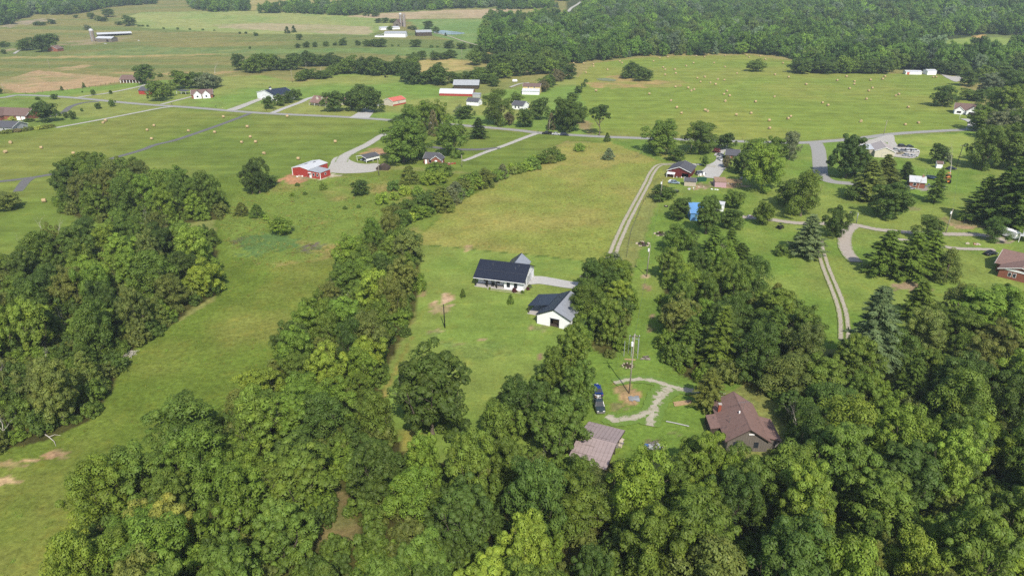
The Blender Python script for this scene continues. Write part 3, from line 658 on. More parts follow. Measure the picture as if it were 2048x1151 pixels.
TINT = {'deep': (0.066, 0.110, 0.021), 'dark': (0.090, 0.146, 0.026), 'mid': (0.125, 0.192, 0.030), 'fresh': (0.160, 0.244, 0.032), 'lime': (0.215, 0.300, 0.040),
        'olive': (0.148, 0.184, 0.040), 'grey': (0.172, 0.212, 0.108), 'blue': (0.128, 0.182, 0.080), 'sage': (0.140, 0.196, 0.080), 'rust': (0.110, 0.032, 0.036), 'gold': (0.290, 0.335, 0.070), 'brown': (0.150, 0.140, 0.066)}
TWORD = {'deep': 'deep green', 'dark': 'dark green', 'mid': 'mid green', 'fresh': 'fresh green', 'lime': 'lime green', 'olive': 'olive green', 'grey': 'grey green', 'sage': 'pale sage green', 'blue': 'bluish green', 'rust': 'dark crimson', 'gold': 'yellow green', 'brown': 'brownish green'}
NAME = {'broad': 'broadleaf_tree', 'tall': 'broadleaf_tree', 'low': 'broadleaf_tree', 'vase': 'broadleaf_tree', 'cedar': 'cedar_tree', 'pine': 'pine_tree', 'shrub': 'shrub', 'dead': 'dead_tree', 'far': 'broadleaf_tree', 'farcedar': 'cedar_tree'}
TREES = []                                       # (object, species words, colour words, position, label)
SPEC = []                                        # what to plant: name, kind, tint, height, width, position, size in the photo
def tree(px, py, hpx=None, wpx=None, kind='broad', tint='mid', label=None, H=None, Wm=None, pos=None):
    p = pos if pos is not None else G(px, py)
    s, sv = scale_at(p)
    if H is None: H = hpx/(sv+0.12*s)
    if Wm is None: Wm = wpx/s
    if kind in ('broad', 'low') and H/Wm > 1.75: kind = 'tall'
    if s < 2.6 and kind in ('broad', 'tall', 'low'): kind = 'far'
    if s < 2.6 and kind == 'cedar': kind = 'farcedar'
    nm = NAME[kind] if not (kind in ('low', 'broad', 'far') and H < 5.5) else 'young_tree'
    SPEC.append(dict(nm=nm, kind=kind, tint=tint, H=H, W=Wm, p=p.copy(), area=H*sv*Wm*s, label=label))
def plant(q):
    kind, p, H, Wm, nm = q['kind'], q['p'], q['H'], q['W'], q['nm']
    c, t_, h0, w0 = R.choice(KIND[kind]); sc = (Wm/w0, Wm/w0*R.uniform(0.94, 1.06), H/h0)
    b_ = R.uniform(0.82, 1.2)*{'shrub': 1.3, 'cedar': 1.2, 'pine': 1.15, 'low': 1.1}.get(kind, 1.0); hs = R.uniform(-.07, .07); tv = TINT[q['tint']]; col = (tv[0]*b_*(1+hs), tv[1]*b_, tv[2]*b_*(1-hs), 1.0)
    rz = R.uniform(0, 6.28)
    if t_ is None:
        o = link(nm, c); o.location = p; o.rotation_euler = (0, 0, rz); o.scale = sc; o.color = col
    else:
        o = empty(nm, p, rz); o.scale = sc
        k = link('crown', c, o); k.color = col; link('trunk', t_, o)
    tag(o, q['label'], {'shrub': 'shrub', 'dead_tree': 'dead tree'}.get(nm, 'tree'))
    TREES.append((o, nm.replace('_', ' '), TWORD[q['tint']] if kind != 'dead' else 'bare grey', p, q['label']))
# ------------------------------------------------ single trees, photo coordinates of the foot, height and width there
B, T_, L_, C_, P_, S_, D_ = 'broad', 'tall', 'low', 'cedar', 'pine', 'shrub', 'dead'
for a in [
 # upper left farms and lawns
 (53,101,28,30,B,'dark'),(84,104,36,32,B,'deep'),(100,96,32,36,B,'dark'),(7,95,14,15,B,'dark'),(8,108,10,13,L_,'dark'),(18,92,8,9,L_,'mid'),(104,48,11,15,B,'deep'),(74,51,9,14,L_,'dark'),(86,51,8,13,L_,'dark'),
 (175,60,12,13,B,'grey'),(259,52,24,25,B,'dark'),(218,34,18,22,B,'dark'),(198,42,12,14,B,'dark'),(208,43,10,14,B,'deep'),(183,38,14,14,B,'dark'),(239,50,8,14,L_,'dark'),(152,36,7,10,L_,'dark'),(500,98,7,6,L_,'dark'),
 (480,68,5,6,L_,'dark'),(492,68,5,8,L_,'dark'),(512,72,8,12,L_,'dark'),
 (293,168,44,38,B,'dark'),(321,154,10,12,B,'mid'),(317,202,46,40,B,'mid'),(338,193,25,22,B,'mid'),(366,178,43,48,B,'mid'),(395,176,36,36,B,'dark'),(413,178,36,40,B,'grey'),(428,174,30,32,B,'grey'),
 (124,181,10,7,C_,'deep'),(168,175,11,8,C_,'deep'),(187,190,12,10,L_,'dark'),(222,188,8,7,L_,'dark'),(109,199,12,14,L_,'dark'),(76,200,7,12,L_,'mid'),(296,197,5,5,S_,'dark'),(165,185,4,4,S_,'dark'),
 (94,244,44,42,B,'deep'),(84,228,30,30,B,'dark'),(133,236,13,12,L_,'dark'),(147,239,19,15,B,'dark'),(164,223,7,6,L_,'dark'),(197,218,13,12,L_,'dark'),(225,213,15,15,L_,'dark'),(119,232,7,8,S_,'dark'),(58,243,8,22,S_,'dark'),(1,188,14,10,B,'deep'),
 (6,267,8,17,S_,'olive'),(20,266,9,18,S_,'olive'),(34,264,8,17,S_,'brown'),(48,262,9,18,S_,'olive'),(62,260,9,17,S_,'olive'),(76,259,9,17,S_,'gold'),(90,257,9,18,S_,'olive'),(103,255,8,15,S_,'olive'),(28,240,9,22,S_,'gold'),(10,238,8,18,S_,'olive'),
 # houses by the road, middle
 (539,218,31,23,B,'dark'),(560,212,29,22,B,'dark'),(577,206,26,22,B,'deep'),(592,201,26,22,B,'dark'),(668,223,46,42,B,'dark'),(704,222,50,34,B,'deep'),(725,224,46,34,B,'dark'),(722,196,32,28,B,'dark'),(749,225,48,36,B,'deep'),(741,205,36,26,B,'dark'),
 (575,67,15,12,C_,'deep'),(588,65,15,12,C_,'deep'),(599,80,14,12,B,'dark'),(596,96,11,12,B,'deep'),(613,95,13,14,B,'deep'),(630,94,12,12,B,'dark'),(652,93,12,12,B,'mid'),(670,91,8,12,L_,'dark'),(686,91,17,16,B,'dark'),(716,91,12,12,B,'dark'),
 (734,93,16,16,B,'dark'),(746,93,17,18,B,'dark'),(762,94,19,24,B,'dark'),(785,93,5,6,S_,'dark'),(797,93,5,5,S_,'dark'),(832,94,17,22,B,'dark'),(863,95,6,10,S_,'dark'),(875,95,4,8,S_,'dark'),(898,97,18,20,B,'deep'),(924,98,14,22,B,'dark'),(943,97,11,13,B,'dark'),
 (757,46,11,14,B,'dark'),(771,46,12,14,B,'dark'),(786,46,9,16,B,'mid'),(857,58,18,20,B,'deep'),(872,66,15,14,B,'dark'),(780,60,9,12,B,'mid'),(819,58,6,12,L_,'mid'),(828,60,10,12,B,'dark'),(891,72,7,6,C_,'deep'),(730,32,7,10,L_,'dark'),(751,33,10,18,B,'dark'),(737,33,5,5,L_,'dark'),
 (808,325,90,92,B,'mid'),(836,318,70,60,B,'mid'),(826,276,72,50,B,'mid'),(852,262,66,46,B,'fresh'),(880,258,62,50,B,'fresh'),(868,272,58,24,C_,'brown'),(804,257,34,42,B,'dark'),(905,312,84,62,B,'mid'),(890,290,50,40,B,'mid'),(918,282,40,34,B,'mid'),(957,276,46,40,P_,'deep'),
 (992,250,74,66,B,'dark'),(931,238,33,34,B,'dark'),(920,232,26,22,B,'grey'),(1051,254,42,38,B,'dark'),(1078,239,50,40,B,'dark'),(1032,206,25,30,B,'mid'),(1018,250,30,20,L_,'brown'),(1139,264,72,62,B,'dark'),(1122,258,56,40,B,'dark'),(1158,246,40,34,B,'mid'),(1102,260,38,18,C_,'brown'),
 (1199,271,66,50,'vase','dark'),(1214,283,20,14,C_,'dark'),(1262,156,38,36,B,'dark'),(1286,162,33,36,B,'dark'),(1250,157,14,24,L_,'dark'),(1511,143,28,36,B,'mid'),(1137,158,35,34,B,'deep'),
 (1172,165,9,9,S_,'dark'),(1167,174,11,11,S_,'dark'),(1157,186,15,20,L_,'dark'),(1146,201,20,26,L_,'mid'),(1126,215,20,24,L_,'mid'),
 (1322,306,70,76,B,'mid'),(1398,306,66,70,B,'dark'),(1450,299,40,36,B,'deep'),(1158,302,19,23,S_,'fresh'),(1217,319,26,27,C_,'grey'),(1353,322,31,36,L_,'dark'),(1408,332,22,18,L_,'dark'),(1433,305,11,17,S_,'rust'),(1452,335,28,20,L_,'brown'),
 (1522,380,98,84,B,'fresh'),(1496,352,58,50,B,'mid'),(1478,345,48,38,B,'dark'),(1545,330,60,56,B,'mid'),(1506,310,40,46,B,'fresh'),(1578,320,62,36,B,'grey'),
 (1601,432,100,84,B,'mid'),(1575,412,60,50,B,'mid'),(1612,511,90,72,P_,'blue'),(1668,474,66,58,B,'dark'),(1691,356,92,74,B,'deep'),(1722,352,60,50,P_,'mid'),(1732,398,86,72,P_,'olive'),(1766,368,66,60,P_,'olive'),(1706,398,38,40,L_,'dark'),(1777,436,78,74,B,'dark'),(1810,357,38,36,P_,'deep'),
 (1835,378,56,30,D_,'brown'),(1876,327,46,38,B,'deep'),(1868,405,76,36,P_,'mid'),(1857,482,56,60,B,'dark'),(1764,548,98,86,P_,'mid'),(1815,556,104,88,P_,'mid'),(1850,550,100,86,P_,'mid'),(1889,562,74,56,C_,'olive'),(1985,482,52,52,B,'dark'),(1560,510,26,30,S_,'dark'),(1466,930,26,44,S_,'fresh'),(1512,938,28,46,S_,'mid'),(1556,926,28,44,S_,'mid'),(1245,945,26,46,S_,'olive'),(1268,955,24,40,S_,'fresh'),(1228,965,30,46,S_,'olive'),(1300,975,30,50,S_,'mid'),
 (1955,442,100,70,P_,'mid'),(1990,452,130,90,P_,'dark'),(2035,465,150,100,P_,'mid'),(2020,430,130,80,P_,'dark'),(2060,440,140,90,P_,'mid'),(1962,338,92,66,B,'dark'),(1995,330,84,70,B,'mid'),(2030,340,96,80,B,'dark'),(1920,440,12,18,S_,'fresh'),(1795,467,8,12,S_,'dark'),
 (1884,213,45,50,B,'dark'),(1935,200,26,34,B,'mid'),(1955,202,28,34,B,'dark'),(1985,232,60,60,B,'mid'),(2015,238,70,66,B,'mid'),(2040,225,80,70,B,'dark'),(1975,190,46,50,B,'grey'),(2010,190,52,56,B,'dark'),(2040,180,50,50,B,'mid'),(1960,262,54,56,B,'mid'),(1995,280,64,66,B,'grey'),(2035,285,70,70,B,'dark'),(1935,172,36,38,B,'dark'),(1965,165,40,40,B,'mid'),(2000,160,40,44,B,'dark'),(2035,158,42,44,B,'dark'),
 (1705,102,12,16,B,'dark'),(1962,101,12,18,B,'dark'),(1884,105,20,14,B,'dark'),
 # row of cedars and bushes between the two meadows
 (819,366,40,42,C_,'olive'),(722,390,34,34,L_,'deep'),(787,380,24,28,S_,'dark'),(764,407,28,30,S_,'fresh'),(789,399,20,22,S_,'lime'),(811,389,22,28,S_,'lime'),(858,368,30,32,L_,'lime'),(880,366,30,34,L_,'lime'),(887,351,30,38,L_,'mid'),(868,350,26,36,L_,'fresh'),(883,420,54,58,C_,'olive'),(911,397,38,42,C_,'grey'),(900,408,40,40,C_,'grey'),
 (817,423,32,36,L_,'mid'),(840,436,34,36,L_,'fresh'),(788,432,28,30,L_,'dark'),(807,450,32,36,L_,'mid'),(779,447,17,30,S_,'gold'),(939,375,36,38,L_,'mid'),(970,374,42,36,C_,'olive'),(956,366,26,30,S_,'mid'),(982,354,16,22,S_,'lime'),(1005,356,32,27,C_,'grey'),(1023,345,22,20,S_,'lime'),(925,382,18,30,S_,'lime'),(836,390,22,30,S_,'mid'),(845,405,20,26,S_,'lime'),
 (1027,343,17,22,S_,'fresh'),(1043,338,16,24,S_,'mid'),(1058,331,22,26,S_,'fresh'),(1083,328,27,28,L_,'mid'),(1104,318,29,34,L_,'mid'),(1068,334,16,20,S_,'fresh'),
 (563,468,44,42,L_,'fresh'),(647,379,18,16,S_,'mid'),(515,433,29,32,C_,'dark'),(533,440,14,14,S_,'fresh'),(485,430,29,30,C_,'olive'),(429,488,36,24,C_,'dark'),(398,398,46,30,C_,'olive'),(520,386,74,44,B,'deep'),(505,386,60,44,B,'dark'),(540,372,28,36,L_,'dark'),(20,418,38,58,L_,'olive'),(152,347,23,28,L_,'olive'),(595,372,8,10,S_,'dark'),(610,389,7,10,S_,'dark'),(622,352,8,16,S_,'mid'),(690,418,8,10,S_,'dark'),(585,392,8,12,S_,'fresh'),(718,415,7,10,S_,'dark'),
 # white house and the lawn strip
 (926,594,20,13,C_,'mid'),(1021,607,22,14,C_,'mid'),(865,868,176,150,B,'dark'),(857,848,120,100,B,'deep'),
 (1358,438,48,46,T_,'dark'),(1411,468,80,50,T_,'dark'),(1459,455,46,46,B,'dark'),(1466,415,40,42,B,'mid'),(1325,400,37,48,L_,'dark'),(1525,448,50,46,L_,'mid'),(1352,505,62,66,B,'mid'),(1376,500,50,50,B,'dark'),(1426,508,62,50,P_,'mid'),(1457,514,64,48,P_,'mid'),(1440,530,50,40,P_,'grey'),(1338,560,70,56,B,'mid'),(1390,560,70,50,B,'dark'),
 (1225,545,52,36,B,'grey'),(1208,560,60,50,B,'mid'),(1240,575,60,46,B,'fresh'),
 (1415,815,88,74,P_,'olive'),(1728,748,190,120,P_,'sage'),(1830,640,90,80,P_,'mid'),(1480,520,40,50,P_,'dark'),
]: tree(*a)
for a in [(88,470,40,30),(120,480,44,34),(160,475,36,30),(60,528,60,50),(135,655,50,48),(97,745,54,26),(5,770,50,40),(12,890,70,60),(690,645,64,46),(665,640,50,36),(1592,885,74,64),(1722,895,48,56),(430,148,24,22),(640,150,20,20),(612,142,18,20),(305,470,60,46),(1005,925,50,20),(1090,940,56,24),(1900,350,60,40),(1545,905,30,36)]:
    tree(a[0], a[1], a[2]*1.35, a[3]*1.15, D_, 'grey')
# ------------------------------------------------ rows of trees
def row(pts, step, hpx, wpx, tints, kind=B, jx=4, jy=2):
    d = 0.0
    for (x0, y0), (x1, y1) in zip(pts, pts[1:]):
        ln = math.hypot(x1-x0, (y1-y0)*2)
        while d < ln:
            q = d/ln; k = R.uniform(0.75, 1.2)
            tree(x0+(x1-x0)*q+R.uniform(-jx, jx), y0+(y1-y0)*q+R.uniform(-jy, jy), hpx*k, wpx*R.uniform(0.8, 1.2), kind, R.choice(tints)); d += step*R.uniform(0.8, 1.2)
        d -= ln
row([(478,143),(510,145),(555,141),(600,138)], 15, 34, 28, ['dark','deep','mid'])
row([(590,130),(640,132),(690,136)], 16, 30, 28, ['dark','mid','deep'])
row([(604,163),(625,158),(650,155),(675,148),(692,142)], 12, 22, 24, ['dark','mid'])
row([(690,147),(720,148),(760,150),(800,150),(828,142)], 16, 38, 32, ['dark','deep','mid'])
row([(800,136),(830,120),(850,118)], 16, 20, 22, ['dark','mid'])
row([(870,119),(890,117),(915,119)], 15, 18, 24, ['dark','deep'])
row([(812,166),(840,168),(868,168),(895,170)], 18, 40, 34, ['mid','dark','deep'])
row([(905,166),(935,162),(965,166),(990,172)], 15, 26, 28, ['mid','dark'])
row([(950,130),(965,120),(985,130),(1010,130),(1040,125)], 17, 32, 30, ['dark','deep','mid'])
row([(985,160),(1010,155),(1040,150),(1070,148),(1100,150),(1125,142)], 18, 40, 34, ['mid','dark','fresh','dark'])
row([(1000,140),(1040,138),(1080,132),(1120,128)], 19, 36, 32, ['mid','dark'])
row([(1086,185),(1098,176),(1110,166),(1118,160)], 13, 28, 26, ['dark','mid','brown'])
row([(960,150),(972,165),(995,170)], 15, 24, 26, ['fresh','mid'])
row([(1595,146),(1640,147),(1690,147),(1740,146),(1790,145)], 18, 34, 34, ['dark','mid','fresh','deep'])
row([(1800,140),(1850,138),(1890,146),(1925,152)], 18, 30, 32, ['dark','deep','mid'])
row([(280,53),(290,53),(300,54)], 6, 4, 6, ['dark'], S_, 2, 0.5)
row([(330,58),(380,60),(440,62)], 26, 4, 6, ['dark'], S_, 5, 0.5)
row([(790,438),(835,428),(880,402),(935,378),(1000,356)], 34, 34, 40, ['mid','fresh','olive','dark'], L_, 6, 3)
row([(800,446),(850,430),(895,405),(950,376),(1010,352),(1060,334),(1112,316)], 15, 22, 32, ['mid','fresh','olive','lime','mid','dark'], S_, 8, 4)
# ------------------------------------------------ the woods near the camera
OFX = np.array([0, 1, -1, 0, 0, .7, -.7]); OFY = np.array([0, 0, 0, 1, -1, .7, -.7])
KEEP = [world_poly(q) for q in ([(612,950),(720,940),(765,1040),(778,1130),(765,1240),(615,1240),(598,1080)], [(780,850),(850,855),(848,920),(850,1010),(790,1010)])]
KEEP_LOW = [world_poly(q) for q in (C_BROWN, C_GRASS)]
def wood(pts, spacing, tints, Hm=(11, 16), Wm=(8.5, 12), kinds=((B, 0.72), (L_, 0.12), (C_, 0.10), (T_, 0.06)), seed=0, inset=2.6):
    g = random.Random(seed); P = world_poly(pts); x0, y0 = P.min(0); x1, y1 = P.max(0); got = []
    hand = [(t_['p'].x, t_['p'].y, (1.0 if t_['kind'] == 'dead' else 0.7)*spacing) for t_ in SPEC]
    tries = int((x1-x0)*(y1-y0)/spacing**2*14)
    for _ in range(tries):
        x, y_ = g.uniform(x0, x1), g.uniform(y0, y1)
        a = np.array([x]), np.array([y_])
        if not inside(P, x+OFX*inset, y_+OFY*inset).all() or any(inside(k, *a)[0] for k in KEEP): continue
        px, py, _d = project(x, y_, 7.0)
        if px < -70 or px > 2120 or py > 1290: continue
        s2 = spacing*g.uniform(0.85, 1.15)
        if any((x-q[0])**2+(y_-q[1])**2 < s2*s2 for q in got) or any((x-q[0])**2+(y_-q[1])**2 < q[2]**2 for q in hand): continue
        got.append((x, y_)); r = g.random(); acc = 0; kd = B
        for k, w in kinds:
            acc += w
            if r < acc: kd = k; break
        h = g.uniform(*Hm); w = g.uniform(*Wm)
        if kd == L_: h *= 0.68; w *= 0.8
        if kd == C_: h *= 0.72; w *= 0.62
        if kd == P_: h *= 1.15; w *= 0.85
        ti = g.choice(tints)
        if kd == C_: ti = g.choice(['olive', 'olive', 'dark', 'mid'])
        tree(0, 0, kind=kd, tint=ti, H=h, Wm=w, pos=Vector((x, y_, 0)))
    return got
wood(W_LEFT_UP, 7.8, ['mid','fresh','mid','dark','olive','mid'], (10, 15), (8, 11), ((B, .7), (L_, .12), (C_, .18)), 1)
wood(W_LEFT, 8.0, ['dark','mid','olive','mid','fresh','dark','olive','mid','deep','lime'], (9, 16), (7.5, 12.5), seed=2)
wood(W_MID, 6.2, ['fresh','mid','lime','fresh','mid','dark','olive','mid'], (9, 12.5), (7.5, 10.5), ((B, .66), (L_, .18), (C_, .16)), 3)
wood(W_ROW, 6.4, ['mid','fresh','grey','dark','lime'], (8, 12), (6.5, 9), ((B, .7), (L_, .2), (C_, .1)), 4)
for a in [(1142,752,112,76,'mid'),(1106,778,88,56,'mid'),(1152,832,112,74,'mid'),(1036,862,110,96,'dark'),(1118,912,124,108,'mid'),(1172,640,78,72,'mid'),(1160,990,84,66,'mid'),(1000,908,110,92,'mid'),(1075,850,90,70,'dark'),(1165,705,60,40,'fresh'),(1400,990,128,116,'fresh'),(1490,1030,124,112,'mid'),(1572,1015,124,120,'mid'),(1612,935,120,96,'dark'),(1600,875,84,60,'mid'),(1575,835,60,50,'dark'),(1450,1060,130,110,'dark'),(1350,1000,90,90,'mid'),(1180,1010,80,80,'olive')]: tree(*a[:4], B, a[4])
wood(W_RIGHT, 7.8, ['mid','fresh','dark','mid','lime','olive','dark','mid'], (8.5, 15), (7, 12), ((B, .72), (L_, .12), (C_, .06), (P_, .10)), 6)
wood(W_FORE, 7.6, ['mid','dark','mid','fresh','mid','fresh','dark','lime','olive','mid'], (9, 16.5), (7.5, 13), ((B, .78), (L_, .12), (C_, .10)), 7)
for a in [(345,1110,110,120,'gold'),(160,1180,120,130,'lime'),(250,1170,110,110,'fresh'),(215,1040,120,120,'fresh'),(1960,680,110,150,'fresh'),(410,590,80,80,'lime')]: tree(*a[:4], B, a[4])
# ------------------------------------------------ far woods and undergrowth, too many to count
def scatter(name, label, pts_xy, sizes, tints, kinds, cat=None):
    n_ = len(pts_xy); V = np.c_[pts_xy, Z(pts_xy[:, 0], pts_xy[:, 1])-0.2]
    me_ = bpy.data.meshes.new(name); me_.vertices.add(n_); me_.vertices.foreach_set('co', V.astype(np.float32).ravel())
    for nm, ty, d in (('size', 'FLOAT_VECTOR', sizes), ('turn', 'FLOAT', rng.uniform(0, 6.28, n_)), ('pick', 'INT', rng.integers(0, len(kinds), n_)), ('tint', 'FLOAT_COLOR', np.c_[tints, np.ones(n_)])):
        a = me_.attributes.new(nm, ty, 'POINT')
        a.data.foreach_set({'FLOAT_VECTOR': 'vector', 'FLOAT_COLOR': 'color'}.get(ty, 'value'), np.ascontiguousarray(d, np.int32 if ty == 'INT' else np.float32).ravel())
    o = link(name, me_); tag(o, label, None, None, 'stuff')
    cl = bpy.data.collections.new(name+'_sources')
    for i, k in enumerate(kinds): cl.objects.link(bpy.data.objects.new('%02d_%s' % (i, name), k))
    ng = bpy.data.node_groups.new(name+'_scatter', 'GeometryNodeTree')
    ng.interface.new_socket('Geometry', in_out='INPUT', socket_type='NodeSocketGeometry'); ng.interface.new_socket('Geometry', in_out='OUTPUT', socket_type='NodeSocketGeometry')
    N = ng.nodes; Lk = ng.links; gi = N.new('NodeGroupInput'); go = N.new('NodeGroupOutput')
    ci = N.new('GeometryNodeCollectionInfo'); ci.inputs['Collection'].default_value = cl; ci.inputs['Separate Children'].default_value = True; ci.inputs['Reset Children'].default_value = True
    ip = N.new('GeometryNodeInstanceOnPoints'); ip.inputs['Pick Instance'].default_value = True
    def na(nm, ty):
        q = N.new('GeometryNodeInputNamedAttribute'); q.data_type = ty; q.inputs['Name'].default_value = nm; return [s_ for s_ in q.outputs if s_.enabled and s_.name == 'Attribute'][0]
    cx = N.new('ShaderNodeCombineXYZ'); Lk.new(na('turn', 'FLOAT'), cx.inputs['Z'])
    Lk.new(gi.outputs[0], ip.inputs['Points']); Lk.new(ci.outputs[0], ip.inputs['Instance']); Lk.new(na('pick', 'INT'), ip.inputs['Instance Index'])
    Lk.new(cx.outputs[0], ip.inputs['Rotation']); Lk.new(na('size', 'FLOAT_VECTOR'), ip.inputs['Scale']); Lk.new(ip.outputs[0], go.inputs[0])
    md = o.modifiers.new('scatter', 'NODES'); md.node_group = ng
    return o
FARM = [variant_far(800+k, m_=LEAF_I)[0] for k in range(4)]
broad_ = sorted((q for q in SPEC if q['nm'] == 'broadleaf_tree'), key=lambda q: -q['area'])
rest_ = broad_[300:]; keep_ = [q for q in SPEC if q['nm'] != 'broadleaf_tree']+broad_[:300]
for q in keep_: plant(q)
xy_ = np.array([(q['p'].x, q['p'].y) for q in rest_])
scatter('distant_trees', 'small far-off trees dotted along field edges and farmyards', xy_, np.array([(q['W']/9.6, q['W']/9.6, q['H']/12.0) for q in rest_]), np.array([TINT[q['tint']] for q in rest_]), FARM)
FARC = [variant_far(820, 9.0, m_=LEAF_I, con=True)[0]]
def fill(pts, spacing, seed, dens=20, gap=None):
    """points filling a wood, about spacing metres apart"""
    P = world_poly(pts, dens); x0, y0 = P.min(0); x1, y1 = P.max(0); g = np.random.default_rng(seed)
    X, Y = np.meshgrid(np.arange(x0, x1, spacing), np.arange(y0, y1, spacing)); X = X.ravel()+g.uniform(-.45, .45, X.size)*spacing; Y = Y.ravel()+g.uniform(-.45, .45, Y.size)*spacing
    m_ = inside(P, X, Y)
    if gap: m_ &= fbm(X/gap[0]+seed, Y/gap[0], seed) > gap[1]
    px, py, _d = project(X, Y, Z(X, Y)); m_ &= (px > -150) & (px < 2200)
    return np.c_[X[m_], Y[m_]]
def far_wood(name, label, polys, spacing, seed, dark=0.92, hs=(0.7, 1.45)):
    pts = np.concatenate([fill(q, spacing, seed+i, gap=gp) for i, (q, gp) in enumerate(polys)])
    for q_ in GLADES: pts = pts[~inside(world_poly(q_, 6), pts[:, 0], pts[:, 1]-6)]
    g = np.random.default_rng(seed); n_ = len(pts)
    s = g.uniform(0.7, 1.45, n_)*spacing/8.6; sz = np.c_[s, s, s**0.8*g.uniform(*hs, n_)]
    keys = ['dark', 'mid', 'fresh', 'dark', 'fresh', 'mid', 'grey', 'olive', 'mid', 'lime']; pn = fbm(pts[:, 0]/45, pts[:, 1]/70, seed+3); tt = np.array([TINT[keys[i]] for i in g.integers(0, len(keys), n_)])*np.array([0.84, 1.0, 1.0])*dark*(g.uniform(0.75, 1.3, n_)*(0.7+0.75*pn))[:, None]
    scatter(name, label, pts, sz, tt, FARM+FARC)
    return n_
RIGHT_FAR = [(960,104),(968,60),(985,42),(1060,45),(1140,45),(1165,22),(1175,4),(1300,-30),(2200,-30),(2200,74),(1960,70),(1865,77),(1815,93),(1905,117),(2200,117),(2200,176),(1985,150),(1935,150),(1880,140),(1790,138),(1700,145),(1595,146),(1600,123),(1560,112),(1490,109),(1400,111),(1300,113),(1240,118),(1190,124),(1130,132),(1060,116)]
nfar = far_wood('far_woodland', 'broad dark wood covering the hills beyond the hay field', [(RIGHT_FAR, None)], 11.0, 21)
nfar += far_wood('hill_woodland', 'bluish wood along the far hills beyond the pastures', [([(-60,-25),(320,-25),(312,8),(228,14),(142,30),(76,30),(30,40),(25,50),(-60,55)], None), ([(380,-20),(480,-20),(500,22),(430,25),(384,18)], (90, 0.38)),
   ([(690,-25),(1010,-25),(1000,14),(880,20),(760,26),(690,32),(590,27),(510,27),(590,20),(690,16)], None), ([(520,-20),(690,-20),(690,4),(600,2),(520,10)], (120, 0.5)), ([(1010,-25),(1150,-25),(1130,18),(1060,18),(1000,20)], (100, 0.42))], 10.5, 40)
GFL = [k[0] for k in KIND['shrub'][:2]]
und = []
for me_ in GFL:
    c_ = me_.copy(); c_.materials.clear(); c_.materials.append(LEAF_I); und.append(c_)
up = np.concatenate([fill(q, 3.6, 60+i) for i, q in enumerate((W_LEFT_UP, W_LEFT, W_MID, W_ROW, W_ROW2, W_RIGHT, W_FORE))])
ok_ = np.ones(len(up), bool)
for k in KEEP_LOW: ok_ &= ~inside(k, up[:, 0], up[:, 1])
px, py, _d = project(up[:, 0], up[:, 1], 0); ok_ &= py < 1260
up = up[ok_]; g_ = np.random.default_rng(5); su = g_.uniform(0.6, 1.7, len(up))
scatter('undergrowth', 'low tangled undergrowth on the floor of the woods', up, np.c_[su, su, su*g_.uniform(.7, 1.2, len(up))], np.array([TINT[('dark', 'mid', 'olive', 'fresh')[i]] for i in g_.integers(0, 4, len(up))]), und)


# ------------------------------------------------ rough grass of the meadows
def tuft(seed):
    g = np.random.default_rng(seed); n_ = 60; a = g.uniform(0, 6.28, n_); r = 0.5*np.sqrt(g.uniform(0, 1, n_)); hgt = g.uniform(0.10, 0.30, n_)*(1.1-r)
    V = []; b0 = np.c_[np.cos(a)*r, np.sin(a)*r, np.zeros(n_)]; ln = g.uniform(-.2, .2, (n_, 2)); sd = np.c_[-np.sin(a), np.cos(a), np.zeros(n_)]*g.uniform(.03, .07, n_)[:, None]
    tip = b0+np.c_[ln, hgt]; V = np.stack([b0-sd, b0+sd, tip+sd*.6, tip-sd*.6], 1).reshape(-1, 3)
    return npmesh('grass_tuft', V, np.arange(n_*4).reshape(-1, 4), LEAF_I, {'var': ('POINT', 'FLOAT_COLOR', np.repeat(np.c_[g.uniform(.3, 1, n_), g.uniform(0, .4, n_), np.zeros(n_), np.ones(n_)], 4, 0))})
TUFT = [tuft(k) for k in range(3)]
def grass(name, label, polys, spacing, base, seed, big=1.0, thr=0.42):
    pts = np.concatenate([fill(q, spacing, seed+i) for i, q in enumerate(polys)]); g = np.random.default_rng(seed)
    nz = fbm(pts[:, 0]/9, pts[:, 1]/9, seed)
    for w_ in (W_LEFT_UP, W_LEFT, W_MID, W_ROW, W_ROW2, W_RIGHT, W_FORE): m_ = ~inside(world_poly(w_), pts[:, 0], pts[:, 1]); pts = pts[m_]; nz = nz[m_]
    px, py, _d = project(pts[:, 0], pts[:, 1], 0); m_ = (nz > thr) & (px > -30) & (px < 2080) & (py < 1180); pts = pts[m_]; nz = nz[m_]; n_ = len(pts)
    s = g.uniform(.6, 1.5, n_)*big; tt = np.array(base)[None, :]*g.uniform(.75, 1.25, (n_, 1))*(1+g.normal(0, .12, (n_, 3)))
    scatter(name, label, pts, np.c_[s, s, s*g.uniform(.6, 1.4, n_)], np.clip(tt, .01, .6), TUFT); return n_
ng_ = grass('meadow_grass', 'rough tufted grass of the long meadow below the woods', [[(440,520),(690,520),(600,660),(520,760),(330,900),(180,1050),(90,1200),(-60,1200),(-60,900),(90,890),(190,830),(260,700),(435,600)]], 1.0, (0.165, 0.220, 0.042), 90, 0.85, 0.42)
ng_ += grass('rough_grass', 'weedy tall grass between the red workshop and the hedgerow', [[(440,440),(490,385),(560,370),(690,352),(800,355),(850,400),(830,470),(700,505),(560,540),(450,520)]], 1.1, (0.185, 0.225, 0.052), 95, 1.15, 0.42)
ng_ += grass('dry_grass', 'dry pale grass of the meadow behind the white house', [[(830,488),(900,418),(1025,356),(1130,290),(1285,294),(1325,330),(1285,400),(1240,470),(1225,525),(1150,515),(960,500)]], 1.35, (0.235, 0.260, 0.075), 97, 0.95, 0.50)

